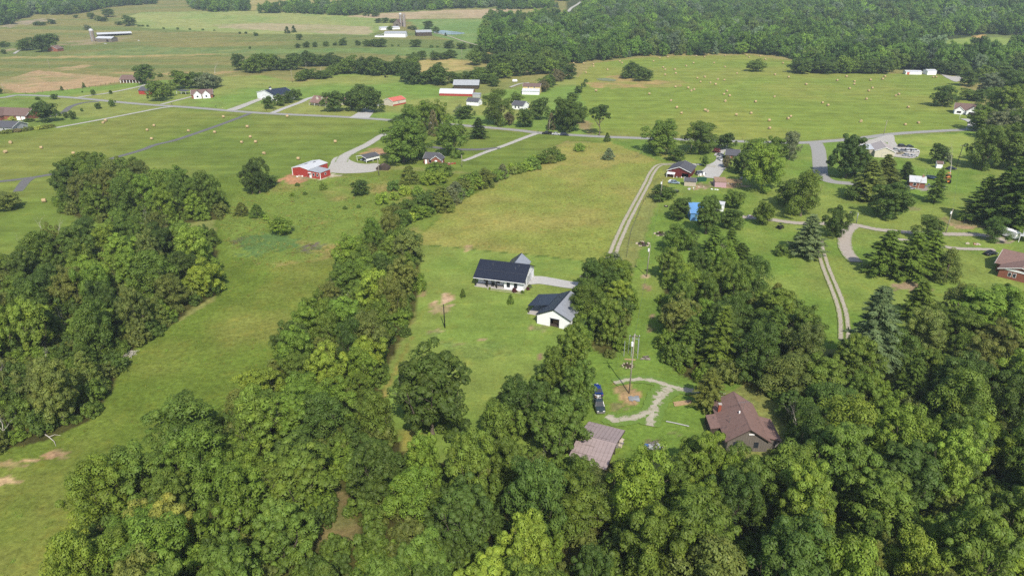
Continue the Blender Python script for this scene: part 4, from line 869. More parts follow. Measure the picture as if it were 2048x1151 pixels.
# ================================================================== BUILDINGS
def am(name, c, rough=0.7, **k): return mat(name, tuple(alb(c)), rough, **k)
M = dict(
 white=mat('white_siding', (0.80,0.80,0.81), 0.6, var=0.04, scale=0.8), trim=mat('white_trim', (0.78,0.78,0.77), 0.6, var=0.03), cream=am('cream_siding', (236,226,204), 0.7, var=0.05), yellow=am('yellow_siding', (238,214,150), 0.7, var=0.05),
 navy=am('dark_metal_roof', (42,47,62), 0.42, var=0.10, scale=0.5, spec=0.5, streak=(0.3,2,2)), glare_roof=am('metal_roof_painted_glare', (166,170,178), 0.4, var=0.12, scale=0.6, spec=0.5, streak=(0.3,2,2)), seam=am('metal_seam', (88,92,104), 0.5, var=0.05),  # the pale roof grey is sky reflection on dark metal, put into the colour
 slate=am('grey_shingles', (98,98,104), 0.9, var=0.12, scale=5, bump=0.2), brown=am('brown_shingles', (150,120,110), 0.9, var=0.16, scale=2.2, bump=0.3, wear=((0.10,0.07,0.065),0.56)), brown2=am('brown_roof', (132,108,100), 0.9, var=0.14, scale=2.5),
 rusty=am('faded_metal_sheet', (182,164,161), 0.75, var=0.12, scale=0.7, wear=((0.14,0.105,0.095),0.57), streak=(0.4,3,1)), red=am('red_metal_siding', (188,72,62), 0.6, var=0.08, scale=1.2), rroof=am('salmon_metal_roof', (228,124,106), 0.6, var=0.08), whroof=am('white_metal_roof', (226,228,230), 0.5, var=0.05, scale=0.5),
 groof=am('grey_metal_roof', (186,190,194), 0.5, var=0.08, scale=0.6, wear=((0.34,0.33,0.32),0.62)), brick=am('red_brick', (164,104,84), 0.9, var=0.18, scale=3), maroon=am('dark_red_siding', (118,46,44), 0.7, var=0.12), wood=am('grey_barn_boards', (132,124,114), 0.95, var=0.25, scale=1.2, streak=(5,5,0.6)), wooddk=am('dark_boards', (86,74,64), 0.9, var=0.25, streak=(5,5,0.6)),
 blue=am('blue_metal_roof', (84,132,196), 0.5, var=0.07), ltblue=am('light_blue_metal_roof', (116,168,224), 0.5, var=0.06), glass=am('window_glass', (54,60,68), 0.55, var=0.2, spec=0.2), dark=am('shaded_interior', (60,54,50), 0.9, var=0.3), conc=am('porch_concrete', (204,198,190), 0.9, var=0.06),
 concs=am('silo_concrete', (168,152,138), 0.9, var=0.14, streak=(1,1,3)), steel=am('galvanised_steel', (168,172,176), 0.4, var=0.1, metal=0.6), pole=am('weathered_pole', (176,166,150), 0.9, var=0.15, streak=(3,3,0.5)), poledk=am('dark_post', (48,46,42), 0.9), green=am('green_panel', (40,92,66), 0.7), pink=am('pink_wrap', (214,176,184), 0.8, var=0.08),
 lumber=am('new_lumber', (200,168,128), 0.85, var=0.2, scale=3), hay=am('hay', (206,180,134), 0.95, var=0.22, scale=5, bump=0.6), orange=am('orange_paint', (240,150,80), 0.6), black=am('black_paint', (30,30,34), 0.3, var=0.1, spec=0.6), rubber=am('tyre_rubber', (36,36,38), 0.9), tan=am('tan_siding', (210,198,176), 0.8, var=0.06), junk=am('scrap_metal', (150,146,142), 0.6, var=0.3), stone=am('pale_stone', (214,200,176), 0.9, var=0.2, scale=4), grey=am('light_grey_siding', (196,198,196), 0.7, var=0.06), tarp=am('blue_tarp', (92,124,176), 0.7, var=0.15), brickchim=am('chimney_brick', (176,96,74), 0.9, var=0.15, scale=4))

class House:
    """a building on the ground with its front from photo point a (left) to b (right); local x along the front, y to the back"""
    def __init__(s, name, label, a, b, cat='house', W=None):
        A, Bp = G(*a), G(*b); d = Bp-A; d.z = 0; s.W = W or d.length; c = (A+Bp)/2 if W is None else A+d.normalized()*W/2
        s.rz = math.atan2(d.y, d.x); s.o = empty(name, (c.x, c.y, min(A.z, Bp.z)-0.05), s.rz); tag(s.o, label, cat); s.h = s.W/2
    def add(s, name, mb, m, parent=None, smooth=False): return mb.build(name, M[m] if isinstance(m, str) else m, parent or s.o, smooth)
    def walls(s, x0, x1, y0, y1, h, rise, ridge, m, open_front=None, open_right=None, name='wall', t=0.16, z0=0.0):
        """four walls with gable ends; open_front = (u0, u1, height) cuts a doorway"""
        mb = MB()
        def poly(u0, u1, gable, op):
            p = [(u0, z0)]
            if op: p += [(op[0], z0), (op[0], op[2]), (op[1], op[2]), (op[1], z0)]
            p += [(u1, z0), (u1, h)]
            if gable: p += [((u0+u1)/2, h+rise)]
            p += [(u0, h)]; return p
        gx_ = ridge == 'y'
        mb.prism([(u, y0, z) for u, z in poly(x0, x1, gx_, open_front)], (0, t, 0)); mb.prism([(u, y1, z) for u, z in poly(x0, x1, gx_, None)], (0, -t, 0))
        mb.prism([(x0, u, z) for u, z in poly(y0+t, y1-t, not gx_, None)], (t, 0, 0)); mb.prism([(x1, u, z) for u, z in poly(y0+t, y1-t, not gx_, open_right)], (-t, 0, 0))
        return s.add(name, mb, m)
    def roof(s, x0, x1, y0, y1, h, rise, ridge, m, over=0.4, th=0.14, name='roof', panels=None, m2=None, fascia='trim', seams=True):
        """two slopes with overhang; panels = number of metal sheets on each slope"""
        if ridge == 'x': a0, a1, b0, b1 = x0, x1, y0, y1
        else: a0, a1, b0, b1 = y0, y1, x0, x1
        mid = (b0+b1)/2; half = (b1-b0)/2; sl = rise/half; a0 -= over; a1 += over; e = half+over
        P = (lambda a, b_, z: (a, b_, z)) if ridge == 'x' else (lambda a, b_, z: (b_, a, z))
        top = h+rise+th; low = h-sl*over+th
        mb = MB()
        mb.prism([P(a0, mid-e, low), P(a0, mid, top), P(a0, mid, top-th), P(a0, mid-e, low-th)], Vector(P(a1, 0, 0))-Vector(P(a0, 0, 0)))
        first = s.add(name, mb, m)
        mb = MB().prism([P(a0, mid+e, low), P(a0, mid, top), P(a0, mid, top-th), P(a0, mid+e, low-th)], Vector(P(a1, 0, 0))-Vector(P(a0, 0, 0)))
        second = s.add('roof_slope', mb, m2 or m, first)
        rc = MB().prism([P(a0-.02, mid-0.18, top-0.18*sl+0.02), P(a0-.02, mid, top+0.06), P(a0-.02, mid+0.18, top-0.18*sl+0.02)], Vector(P(a1+.02, 0, 0))-Vector(P(a0-.02, 0, 0)))
        s.add('ridge_cap', rc, m, first)
        if fascia:
            fb = MB()
            for aa, dd in ((a0-0.03, 1), (a1+0.03, -1)):
                for sg in (-1, 1):
                    fb.prism([P(aa, mid+sg*(e+.02), low-th-.06), P(aa, mid, top-th-.06), P(aa, mid, top+.015), P(aa, mid+sg*(e+.02), low+.015)], Vector(P(0.05*dd, 0, 0)))
            s.add('barge_board', fb, fascia, first)
        if panels:
            w = (a1-a0)/panels
            for sg, mm in ((-1, m), (1, m2 or m)):
                for i in range(panels):
                    q0, q1 = a0+i*w+0.02, a0+(i+1)*w-0.02; z_ = R.uniform(0.012, 0.03)
                    pb = MB().prism([P(q0, mid+sg*e, low+z_), P(q0, mid+sg*0.2, top-0.2*sl+z_), P(q1, mid+sg*0.2, top-0.2*sl+z_), P(q1, mid+sg*e, low+z_)], (0, 0, 0.02))
                    pb.prism([P(q1-.06, mid+sg*e, low+z_), P(q1-.06, mid+sg*0.2, top-0.2*sl+z_), P(q1, mid+sg*0.2, top-0.2*sl+z_), P(q1, mid+sg*e, low+z_)], (0, 0, 0.07))
                    s.add('roof_panel', pb, mm, first)
        return first
    def lean(s, name, x0, x1, y0, y1, z0, z1, axis, m, th=0.10, parent=None):
        """single slope roof: z0 at the low end of axis, z1 at the high end"""
        mb = MB()
        if axis == 'x': mb.prism([(x0, y0, z0), (x1, y0, z1), (x1, y0, z1-th), (x0, y0, z0-th)], (0, y1-y0, 0))
        else: mb.prism([(x0, y0, z0), (x0, y1, z1), (x0, y1, z1-th), (x0, y0, z0-th)], (x1-x0, 0, 0))
        return s.add(name, mb, m, parent)
    def win(s, face, u, z, w, h, m='glass', frame='trim', name='window', x=None, y=None):
        """window or door on face f, b, l, r; u runs along the face"""
        d = 0.05
        def bx(mb, e, o0, o1, hh=0):
            u0, u1, z0, z1 = u-w/2-e, u+w/2+e, z-e, z+h+e
            if face == 'f': mb.box(u0, u1, y-o1, y-o0, z0, z1)
            elif face == 'b': mb.box(u0, u1, y+o0, y+o1, z0, z1)
            elif face == 'l': mb.box(x-o1, x-o0, u0, u1, z0, z1)
            else: mb.box(x+o0, x+o1, u0, u1, z0, z1)
            return mb
        fr = s.add(name, bx(MB(), 0.1, -0.02, 0.04), frame)
        s.add('pane' if name == 'window' else 'panel', bx(MB(), 0, 0.0, 0.06), m, fr); return fr
    def box(s, name, x0, x1, y0, y1, z0, z1, m, parent=None): return s.add(name, MB().box(x0, x1, y0, y1, z0, z1), m, parent)
    def posts(s, pts, h, m='trim', w=0.16, name='post'):
        for x, y_ in pts: s.box(name, x-w/2, x+w/2, y_-w/2, y_+w/2, 0, h, m)

# ---- the white house
h = House('farmhouse', 'white ranch house with dark metal roof and front porch on the mown lawn', (950.5,571), (1046.5,583)); w = h.h; D = 12.2
h.box('foundation', -w-0.1, w+0.1, -0.5, D+0.1, -0.1, 0.16, 'conc')
h.walls(-w+0.15, w-0.15, 0.3, D, 3.0, 0, 'x', 'white') if False else None
mb = MB()
mb.prism([(w-0.1, 0.35, 0.16), (w-0.1, D, 0.16), (w-0.1, D, 3.0), (w-0.1, D/2, 5.95), (w-0.1, 0.35, 3.0)], (-0.16, 0, 0)); mb.prism([(-w+0.1, 2.3, 0.16), (-w+0.1, D, 0.16), (-w+0.1, D, 3.0), (-w+0.1, D/2, 5.95), (-w+0.1, 2.3, 3.96)], (0.16, 0, 0))
mb.box(1.4, w-0.26, 0.35, 0.5, 0.16, 3.05); mb.box(1.4, 1.55, 0.5, 2.3, 0.16, 3.05); mb.box(-w+0.26, 1.4, 2.3, 2.46, 0.16, 3.2); mb.box(-w+0.26, w-0.26, D-0.16, D, 0.16, 3.0)
h.add('wall', mb, 'white'); rf = h.roof(-w, w, 0, D, 3.0, 2.95, 'x', 'navy', 0.45, fascia='black')
mb = MB(); sl = 2.95/(D/2); mb.box(-w-0.4, w+0.4, 2.45, 2.55, 3.0+sl*2.45+0.17, 3.0+sl*2.45+0.215); h.add('roof_seam', mb, 'seam', rf)
for i in range(1, 26):
    xx = -w-0.45+i*(2*w+0.9)/26; mb = MB().prism([(xx, -0.45, 3.0-sl*0.45+0.14), (xx+0.04, -0.45, 3.0-sl*0.45+0.14), (xx+0.04, D/2-0.2, 3.0+2.95-sl*0.2+0.14), (xx, D/2-0.2, 3.0+2.95-sl*0.2+0.14)], (0, 0, 0.04)); h.add('roof_rib', mb, 'navy', rf)
for x_ in (2.7, 4.9): h.win('f', x_, 0.8, 0.8, 1.7, frame='black', y=0.35)
h.win('f', -4.9, 1.0, 1.0, 1.3, frame='black', y=2.3); h.win('f', 0.4, 1.9, 0.9, 0.5, frame='black', y=2.3); h.win('f', -2.6, 0.2, 1.1, 2.1, 'grey', 'trim', 'door', y=2.3); h.win('f', -1.0, 0.8, 0.9, 1.4, frame='black', y=2.3)
for x_ in (-w+0.2, -3.6, -0.7): h.box('porch_post', x_-0.13, x_+0.13, -0.13, 0.13, 0.16, 2.95, 'poledk')
h.box('porch_beam', -w+0.05, 1.4, -0.1, 0.12, 2.72, 2.95, 'poledk')
h.box('porch_rail', -3.5, 1.3, 0.02, 0.07, 0.95, 1.02, 'poledk')
for u_ in (5.6, 7.7): h.win('r', u_, 0.3, 1.1, 2.2, frame='black', x=w-0.1, m='grey', name='door')
h.win('r', 10.4, 0.18, 1.9, 2.3, 'white', 'seam', 'garage_door', x=w-0.1); h.win('r', 2.6, 1.3, 0.5, 0.8, frame='black', x=w-0.1)
h.walls(-0.6, 5.0, D+0.02, D+3.4, 3.0, 2.0, 'y', 'white', name='rear_wing'); h.roof(-0.6, 5.0, D-5.0, D+3.4, 3.0, 2.25, 'y', 'navy', 0.35, m2='glare_roof', name='rear_roof', fascia='black')  # rear roof's right slope is coloured paler to imitate sky glare
h.box('gutter', -w-0.4, w+0.4, -0.62, -0.47, 2.72, 2.85, 'trim'); h.box('downspout', w-0.3, w-0.2, 0.24, 0.34, 0.2, 2.75, 'trim')
for x_, y_ in ((-3.2, 4.4), (3.8, 4.0), (4.6, 4.9)): h.add('vent_pipe', MB().tube((x_, y_, 3.0+sl*y_), (x_, y_, 3.0+sl*y_+0.75), 0.07, 0.07, 8), 'steel')
h.box('step', -3.2, -1.9, -1.3, -0.52, -0.05, 0.1, 'conc'); h.box('walkway', -2.9, 7.6, -1.5, -1.25, -0.04, 0.06, 'stone')
HOUSE = h
# ---- the white garage with its lean-to
h = House('garage_barn', 'white gabled garage with open dark doorway and lean-to roof', (1074,646.5), (1139.5,660), 'barn'); w = h.h; D = 12.0; ri = 2.2; hh = 2.8
h.walls(-w, w, 0, D, hh, ri, 'y', 'white', open_front=(-0.95, 1.6, 2.35)); h.box('floor', -w+0.2, w-0.2, 0.2, D-0.2, 0, 0.08, 'wooddk')
h.roof(-w, w, 0, D, hh, ri, 'y', 'navy', 0.3, m2='glare_roof', panels=12, fascia='black')  # right slope gets painted sky glare, a lighter grey than the dark roof
h.lean('lean_to_roof', -w-4.6, -w+1.4, 4.4, D+0.3, 2.35, hh+0.75+0.17, 'x', 'navy'); h.posts([(-w-4.3, 4.7), (-w-4.3, 8.2), (-w-4.3, D)], 2.25, 'wooddk', 0.18)
h.box('patio', -w-4.6, -w, 4.2, D+0.2, -0.02, 0.1, 'conc'); h.win('l', 6.0, 0.1, 1.0, 2.1, 'wooddk', 'trim', 'door', x=-w); h.box('door_frame', -1.02, 1.67, -0.06, -0.01, 2.36, 2.5, 'seam')
h.box('workbench', -0.8, 1.4, 2.0, 2.9, 0.08, 1.0, 'lumber'); h.box('shelf', -w+0.3, w-0.4, D-0.9, D-0.3, 0.08, 2.0, 'wooddk'); BARN = h
# ---- weathered house in the clearing
h = House('old_house', 'weathered board house with brown shingle roof, chimney and roof antenna', (1452,901), (1533,903)); w = h.h; D = 12.0
h.walls(-w, w, 0, D, 2.7, 2.6, 'y', 'wood'); rf = h.roof(-w, w, 0, D, 2.7, 2.6, 'y', 'brown', 0.5, fascia='wooddk')
for i in range(17): h.box('board', -w+0.05+i*(2*w/17), -w+0.05+i*(2*w/17)+2*w/17-0.05, -0.03, 0.0, 0.1, 2.7+2.6*(1-abs((i+0.5)/8.5-1))-0.35, 'wood')
h.box('chimney', -w+0.1, -w+0.65, 8.6, 9.15, 2.4, 4.7, 'brickchim'); h.box('chimney_cap', -w+0.04, -w+0.71, 8.54, 9.21, 4.7, 4.8, 'conc')
h.box('gable_light', -0.1, 0.9, -0.22, -0.03, 4.0, 4.2, 'trim'); h.win('f', -2.3, 1.0, 0.9, 1.3, frame='wood', y=-0.03); h.win('f', 1.6, 1.0, 0.9, 1.3, frame='wood', y=-0.03)
h.lean('side_porch_roof', -w-2.3, -w-0.02, 4.0, 8.6, 2.2, 2.65, 'x', 'brown'); h.posts([(-w-2.2, 4.1), (-w-2.2, 8.5)], 2.1, 'wooddk'); h.walls(-w-2.1, -w-0.03, 4.4, 8.3, 2.05, 0, 'x', 'wooddk', name='side_room', open_front=None)
h.lean('side_addition_roof', w+2.9, w+0.02, 0.8, 8.0, 2.0, 2.75, 'x', 'brown'); h.walls(w+0.03, w+2.6, 1.0, 7.8, 1.95, 0, 'x', 'wood', name='side_addition')
an = MB().tube((0.3, 6.2, 5.2), (0.3, 6.2, 7.0), 0.03).tube((-0.9, 6.2, 6.9), (1.5, 6.5, 7.1), 0.025)
for k in range(7): an.tube((-0.8+k*0.36, 5.9-0.06*k, 6.92+0.03*k), (-0.8+k*0.36, 6.6+0.06*k, 6.92+0.03*k), 0.015)
h.add('antenna', an, 'steel'); h.box('roof_vent', -0.7, -0.45, 5.3, 5.55, 4.9, 5.5, 'trim'); h.add('vent_pipe', MB().tube((-2.6, 4.2, 3.6), (-2.6, 4.2, 4.9), 0.05), 'steel'); OLD = h
# ---- shed with faded metal roof
h = House('open_shed', 'shed with faded reddish sheet-metal roof beside the gravel loop', (1138,938), (1209,958), 'shed'); w = h.h; D = 12.0
h.walls(-w+0.2, w-0.6, 0.4, D-0.4, 2.5, 1.1, 'x', 'wood', open_right=(2.0, 6.0, 2.3)); h.roof(-w, w, 0, D, 2.5, 1.15, 'x', 'rusty', 0.3, panels=10, fascia='wooddk'); h.add('shed_floor', MB().box(-w+.4, w-.8, .6, D-.6, 0, .06), 'wooddk')
h.posts([(w-0.3, 0.3), (w-0.3, 3.9), (w-0.3, 7.6), (w-0.3, D-0.3)], 2.5, 'wooddk'); SHED = h
# ---- red metal building
h = House('red_workshop', 'red metal workshop with white roof and lower red annex', (586,350), (618,354.5), 'workshop'); w = h.h; D = 13.5
h.walls(-w, w, 0, D, 3.5, 0.9, 'y', 'red'); h.roof(-w, w, 0, D, 3.5, 0.9, 'y', 'whroof', 0.15, fascia='trim')
for (x_, y_) in ((-0.6, 5.0), (0.5, 9.4)): h.box('skylight', x_-0.25, x_+0.25, y_-1.0, y_+1.0, 4.25, 4.55, 'seam')
h.walls(w+0.02, w+6.8, -0.3, 6.6, 2.9, 0, 'x', 'red', name='annex'); h.lean('annex_roof', w+6.95, w+0.02, -0.45, 6.8, 2.95, 3.45, 'x', 'groof')
for x_ in (-w, w, w+6.8): h.box('corner_trim', x_-0.14, x_+0.14, -0.46 if x_ > w else -0.14, -0.31 if x_ > w else -0.01, 0, 3.4 if x_ <= w else 2.9, 'trim')
h.win('f', w+1.3, 0.1, 1.0, 2.2, 'white', 'trim', 'door', y=-0.3); h.win('f', w+3.1, 1.1, 0.9, 1.2, y=-0.3); h.win('f', w+5.1, 1.1, 0.9, 1.2, y=-0.3); h.win('r', 3.2, 1.3, 0.9, 0.8, x=w+6.8); h.box('awning', w+0.6, w+2.0, -1.2, -0.32, 2.35, 2.5, 'trim')
# ---- carport, round-topped shed, brick house near it
h = House('carport', 'white carport with dark gabled roof on the gravel yard', (714,321.5), (733,326), 'carport'); w = h.h; D = 8.5
h.roof(-w, w, 0, D, 2.3, 0.9, 'y', 'slate', 0.25); h.posts([(-w+.1, .1), (w-.1, .1), (-w+.1, D/2), (w-.1, D/2), (-w+.1, D-.1), (w-.1, D-.1)], 2.3); h.box('side_panel', w-0.08, w-0.02, 0.2, D-0.2, 1.0, 2.2, 'white'); CARPORT = h
h = House('arched_shed', 'small brown round-topped shed beside the gravel yard', (752,340), (776,341), 'shed'); w = h.h; D = 4.0; mb = MB()
pr = [(-w+2*w*i/14, 0.9+1.5*math.sin(math.pi*i/14)**0.7) for i in range(15)]; mb.prism([(-w, 0, 0)]+[(x_, 0, z_) for x_, z_ in pr]+[(w, 0, 0)], (0, D, 0)); h.add('shell', mb, 'wooddk'); h.win('f', -0.6, 0.1, 1.0, 1.6, 'dark', 'wooddk', 'door', y=0); h.box('roof_strip', -0.3, 0.3, -0.05, D+0.05, 2.38, 2.46, 'brown2')
h = House('brick_house', 'brick house with grey gabled roof half hidden by a big tree', (848,327.5), (884,329.5)); w = h.h; D = 8.5
h.walls(-w, w-3, 0, D, 2.8, 1.9, 'x', 'brick'); h.roof(-w, w-3, 0, D, 2.8, 1.9, 'x', 'slate', 0.4); h.walls(w-4.8, w, -1.6, 4.0, 2.8, 1.7, 'y', 'brick', name='front_wing'); h.roof(w-4.8, w, -1.6, 4.0, 2.8, 1.7, 'y', 'slate', 0.35, name='front_roof')
h.win('f', w-2.4, 0.9, 1.0, 1.5, 'white', y=-1.6); h.win('r', 0.6, 0.8, 0.9, 1.5, x=w, m='white'); h.win('f', -1.5, 0.9, 1.1, 1.3, y=0); h.box('deck', w+0.05, w+4.0, -0.6, 2.6, 0.3, 0.5, 'brick'); h.win('f', -3.4, 0.1, 0.9, 2.0, 'white', 'trim', 'door', y=0)
# ---- white metal building, reddish house, salmon roofed building
h = House('white_workshop', 'large white metal building with dark roof and small cupola', (515,196), (549,203), 'workshop'); w = h.h; D = 17
h.walls(-w, w, 0, D, 4.2, 2.6, 'y', 'white'); rf = h.roof(-w, w, 0, D, 4.2, 2.6, 'y', 'navy', 0.3); h.win('f', -2.0, 0.1, 3.2, 3.0, 'white', 'grey', 'garage_door', y=0); h.win('f', 2.2, 0.1, 3.2, 3.0, 'white', 'grey', 'garage_door', y=0)
cu = h.box('cupola', -0.6, 0.6, 4.0, 5.2, 6.2, 8.0, 'trim', rf); h.add('cupola_cap', MB().prism([(-0.8, 3.8, 8.0), (0, 3.8, 8.7), (0.8, 3.8, 8.0)], (0, 1.6, 0)), 'navy', rf)
h.lean('side_porch_roof', w+0.02, w+3.0, 1.0, 12.0, 3.6, 2.7, 'x', 'brown2'); h.posts([(w+2.8, 1.2), (w+2.8, 6.0), (w+2.8, 11.8)], 2.6)
h = House('cottage', 'reddish-roofed cottage with two dormers behind the round tree', (622,210), (655,213)); w = h.h; D = 9
h.walls(-w, w, 0, D, 2.8, 3.0, 'x', 'cream'); rf = h.roof(-w, w, 0, D, 2.8, 3.0, 'x', 'brown', 0.4)
for x_ in (-2.2, 2.2):
    h.walls(x_-0.8, x_+0.8, 1.4, 4.0, 5.2, 0.7, 'y', 'cream', name='dormer', z0=3.6); h.roof(x_-0.8, x_+0.8, 1.4, 4.2, 5.2, 0.7, 'y', 'brown', 0.15, name='dormer_roof')
h.lean('porch_roof', -w, w, -2.2, -0.02, 2.2, 2.75, 'y', 'brown'); h.posts([(-w+.2, -2.0), (-w/3, -2.0), (w/3, -2.0), (w-.2, -2.0)], 2.2); h.win('f', -1.8, 0.8, 1.0, 1.3, y=0); h.win('f', 1.8, 0.8, 1.0, 1.3, y=0); h.win('f', 0, 0.1, 0.9, 2.0, 'brick', 'trim', 'door', y=0)
h = House('bungalow', 'low reddish-roofed house among the round trees', (676,209), (698,211), 'house'); w = h.h; h.walls(-w, w, 0, 7, 2.6, 2.0, 'x', 'cream'); h.roof(-w, w, 0, 7, 2.6, 2.0, 'x', 'brown', 0.3); h.win('f', 0, 0.9, 1.0, 1.2, y=0)
h = House('cream_barn', 'cream building with bright salmon metal roof beside the trees', (768,210), (786,212.5), 'barn'); w = h.h; D = 13
h.walls(-w, w, 0, D, 3.3, 1.7, 'y', 'cream'); h.roof(-w, w, 0, D, 3.3, 1.7, 'y', 'rroof', 0.3); h.box('red_base', w+0.005, w+0.03, 0.1, D-0.1, 0, 1.0, 'red'); h.win('f', -0.8, 0.1, 2.4, 2.4, 'cream', 'grey', 'garage_door', y=0); h.win('r', 6, 1.4, 0.9, 0.9, x=w)
# ---- barns at the foot of the far wood
h = House('long_barn', 'long red barn with curved white roof', (879,191.5), (945,193), 'barn'); w = h.h; D = 9; mb = MB()
pr = [(D*i/12, 1.7+2.9*math.sin(math.pi*i/12)**0.75) for i in range(13)]; mb.prism([(-w, 0, 0)]+[(-w, y_, z_) for y_, z_ in pr]+[(-w, D, 0)], (2*w, 0, 0)); h.add('wall', mb, 'red')
mb = MB()
for i in range(12): mb.prism([(-w-0.3, pr[i][0], pr[i][1]+.03), (-w-.3, pr[i+1][0], pr[i+1][1]+.03), (-w-.3, pr[i+1][0], pr[i+1][1]+.15), (-w-.3, pr[i][0], pr[i][1]+.15)], (2*w+.6, 0, 0))
h.add('roof', mb, 'whroof'); h.win('r', 4.5, 0.1, 3.0, 2.6, 'wooddk', 'white', 'door', x=w)
h = House('pole_barn', 'old dark barn with sagging silver roof behind the long red barn', (907,178), (957,178.5), 'barn'); w = h.h; D = 11
h.walls(-w+.3, w-.3, 0.2, D, 3.2, 3.0, 'x', 'wooddk'); h.roof(-w, w, 0, D, 3.3, 3.0, 'x', 'groof', 0.5, panels=11, fascia=None)
h = House('white_garage', 'small white garage with dark blue roof below the long red barn', (933,210.5), (956,212), 'garage'); w = h.h; h.walls(-w, w, 0, 7.5, 2.8, 1.8, 'x', 'white'); h.roof(-w, w, 0, 7.5, 2.8, 1.8, 'x', 'slate', 0.35); h.win('f', 0.5, 0.1, 2.6, 2.2, 'white', 'grey', 'garage_door', y=0); h.win('r', 3.4, 0.9, 0.9, 1.2, x=w)
h = House('grey_shed', 'flat grey shed tucked behind the small white garage', (945,195), (960,195.6), 'shed'); w = h.h; h.walls(-w, w, 0, 3.4, 2.6, 0, 'x', 'grey'); h.lean('roof', -w-.2, w+.2, -.2, 3.6, 2.65, 3.0, 'y', 'groof')
h = House('white_house', 'dark-roofed white house deep between two round trees', (1024,218), (1046,220)); w = h.h; h.walls(-w, w, 0, 9, 2.8, 2.2, 'x', 'white'); h.roof(-w, w, 0, 9, 2.8, 2.2, 'x', 'slate', 0.4); h.win('f', 1.0, 0.8, 1.0, 1.4, y=0); h.win('f', -1.6, 0.8, 1.0, 1.4, y=0)
h = House('yellow_barn', 'tall barn with yellow upper wall and white lean-to roof', (1044,189), (1078,190), 'barn'); w = h.h; D = 9
h.walls(-w, w, 3.6, D+3.6, 5.6, 1.6, 'x', 'yellow'); h.roof(-w, w, 3.6, D+3.6, 5.6, 1.6, 'x', 'brown2', 0.4); h.walls(-w, w, 0, 3.55, 2.6, 0, 'x', 'white', name='lower_wall'); h.lean('lean_to_roof', -w-.2, w+.2, -.4, 3.58, 2.65, 4.2, 'y', 'whroof'); h.win('f', -2.2, 4.4, 0.8, 0.8, y=3.6); h.win('f', 2.2, 4.4, 0.8, 0.8, y=3.6)
# ---- upper left houses
h = House('columned_house', 'brown-roofed house with white porch columns beside the ploughed field', (241,166), (279,166.5)); w = h.h
h.walls(-w, w, 1.8, 10, 3.0, 2.6, 'x', 'brick'); h.roof(-w, w, 0, 10, 3.0, 2.8, 'x', 'brown2', 0.5); h.posts([(-w+.2+i*(2*w-.4)/6, 0.1) for i in range(7)], 3.0, 'trim', 0.4, 'column'); h.win('f', -2.5, 0.8, 1.2, 1.5, y=1.8); h.win('f', 2.5, 0.8, 1.2, 1.5, y=1.8)
h = House('red_barn', 'small bright red barn with dark roof by the road trees', (278,188.5), (311,190.5), 'barn'); w = h.h; h.walls(-w, w, 0, 7, 3.0, 2.0, 'x', 'red'); h.roof(-w, w, 0, 7, 3.0, 2.0, 'x', 'slate', 0.3); h.win('f', 0.5, 0.1, 1.2, 2.3, 'white', 'trim', 'door', y=0)
h = House('twin_gable_house', 'brown-roofed house with two pointed white gables', (384,197.5), (426,195.5)); w = h.h; D = 9
h.walls(-w, w, 0, D, 2.8, 2.8, 'x', 'brick'); h.roof(-w, w, 0, D, 2.8, 2.8, 'x', 'brown2', 0.4)
for x_ in (-w*0.42, w*0.42): h.walls(x_-2.6, x_+2.6, -1.4, 3.6, 2.8, 2.6, 'y', 'white', name='gable_wing'); h.roof(x_-2.6, x_+2.6, -1.4, 3.8, 2.8, 2.6, 'y', 'brown2', 0.3, name='gable_roof'); h.win('f', x_, 0.9, 1.3, 1.3, y=-1.4)
h = House('open_carport', 'low open carport with dark flat roof beside the twin-gabled house', (353,188), (372,189.5), 'carport'); w = h.h; h.lean('roof', -w, w, 0, 6, 2.4, 2.7, 'y', 'slate'); h.posts([(-w+.2, .2), (w-.2, .2), (-w+.2, 5.8), (w-.2, 5.8), (0, .2)], 2.4)
h = House('long_house', 'long brown-roofed brick house with two white garage doors', (-26,238), (54,241)); w = h.h; D = 12
h.walls(-w, w, 0, D, 3.0, 3.2, 'x', 'brick'); h.roof(-w, w, 0, D, 3.0, 3.4, 'x', 'brown2', 0.5); h.walls(-w*.35-3.5, -w*.35+3.5, -3, 5, 3.0, 3.0, 'y', 'brick', name='gable_wing'); h.roof(-w*.35-3.5, -w*.35+3.5, -3, 6, 3.0, 3.2, 'y', 'brown2', 0.4, name='gable_roof')
for x_ in (w-5.6, w-2.2): h.win('f', x_, 0.1, 2.6, 2.4, 'white', 'trim', 'garage_door', y=0)
h.win('f', -w*.35, 0.9, 1.6, 1.4, y=-3)
h = House('grey_house', 'pale grey house with dark roof behind the yellow hedge', (-14,263), (27,264.5)); w = h.h; D = 11; h.walls(-w, w, 0, D, 2.9, 2.3, 'x', 'grey'); h.roof(-w, w, 0, D, 2.9, 2.3, 'x', 'slate', 0.5); h.win('r', 2.8, 0.8, 0.9, 1.4, x=w); h.win('r', 8.0, 0.8, 0.9, 1.4, x=w); h.win('f', 1.0, 0.8, 1.0, 1.4, y=0)
h = House('brick_farmhouse', 'small brick farmhouse half behind the dark tree clump', (96,103), (116,103.5)); w = h.h; h.walls(-w, w, 0, 9, 3.2, 3.0, 'y', 'brick'); h.roof(-w, w, 0, 9, 3.2, 3.0, 'y', 'brown2', 0.4); h.win('f', 0, 1.0, 1.2, 1.5, y=0)
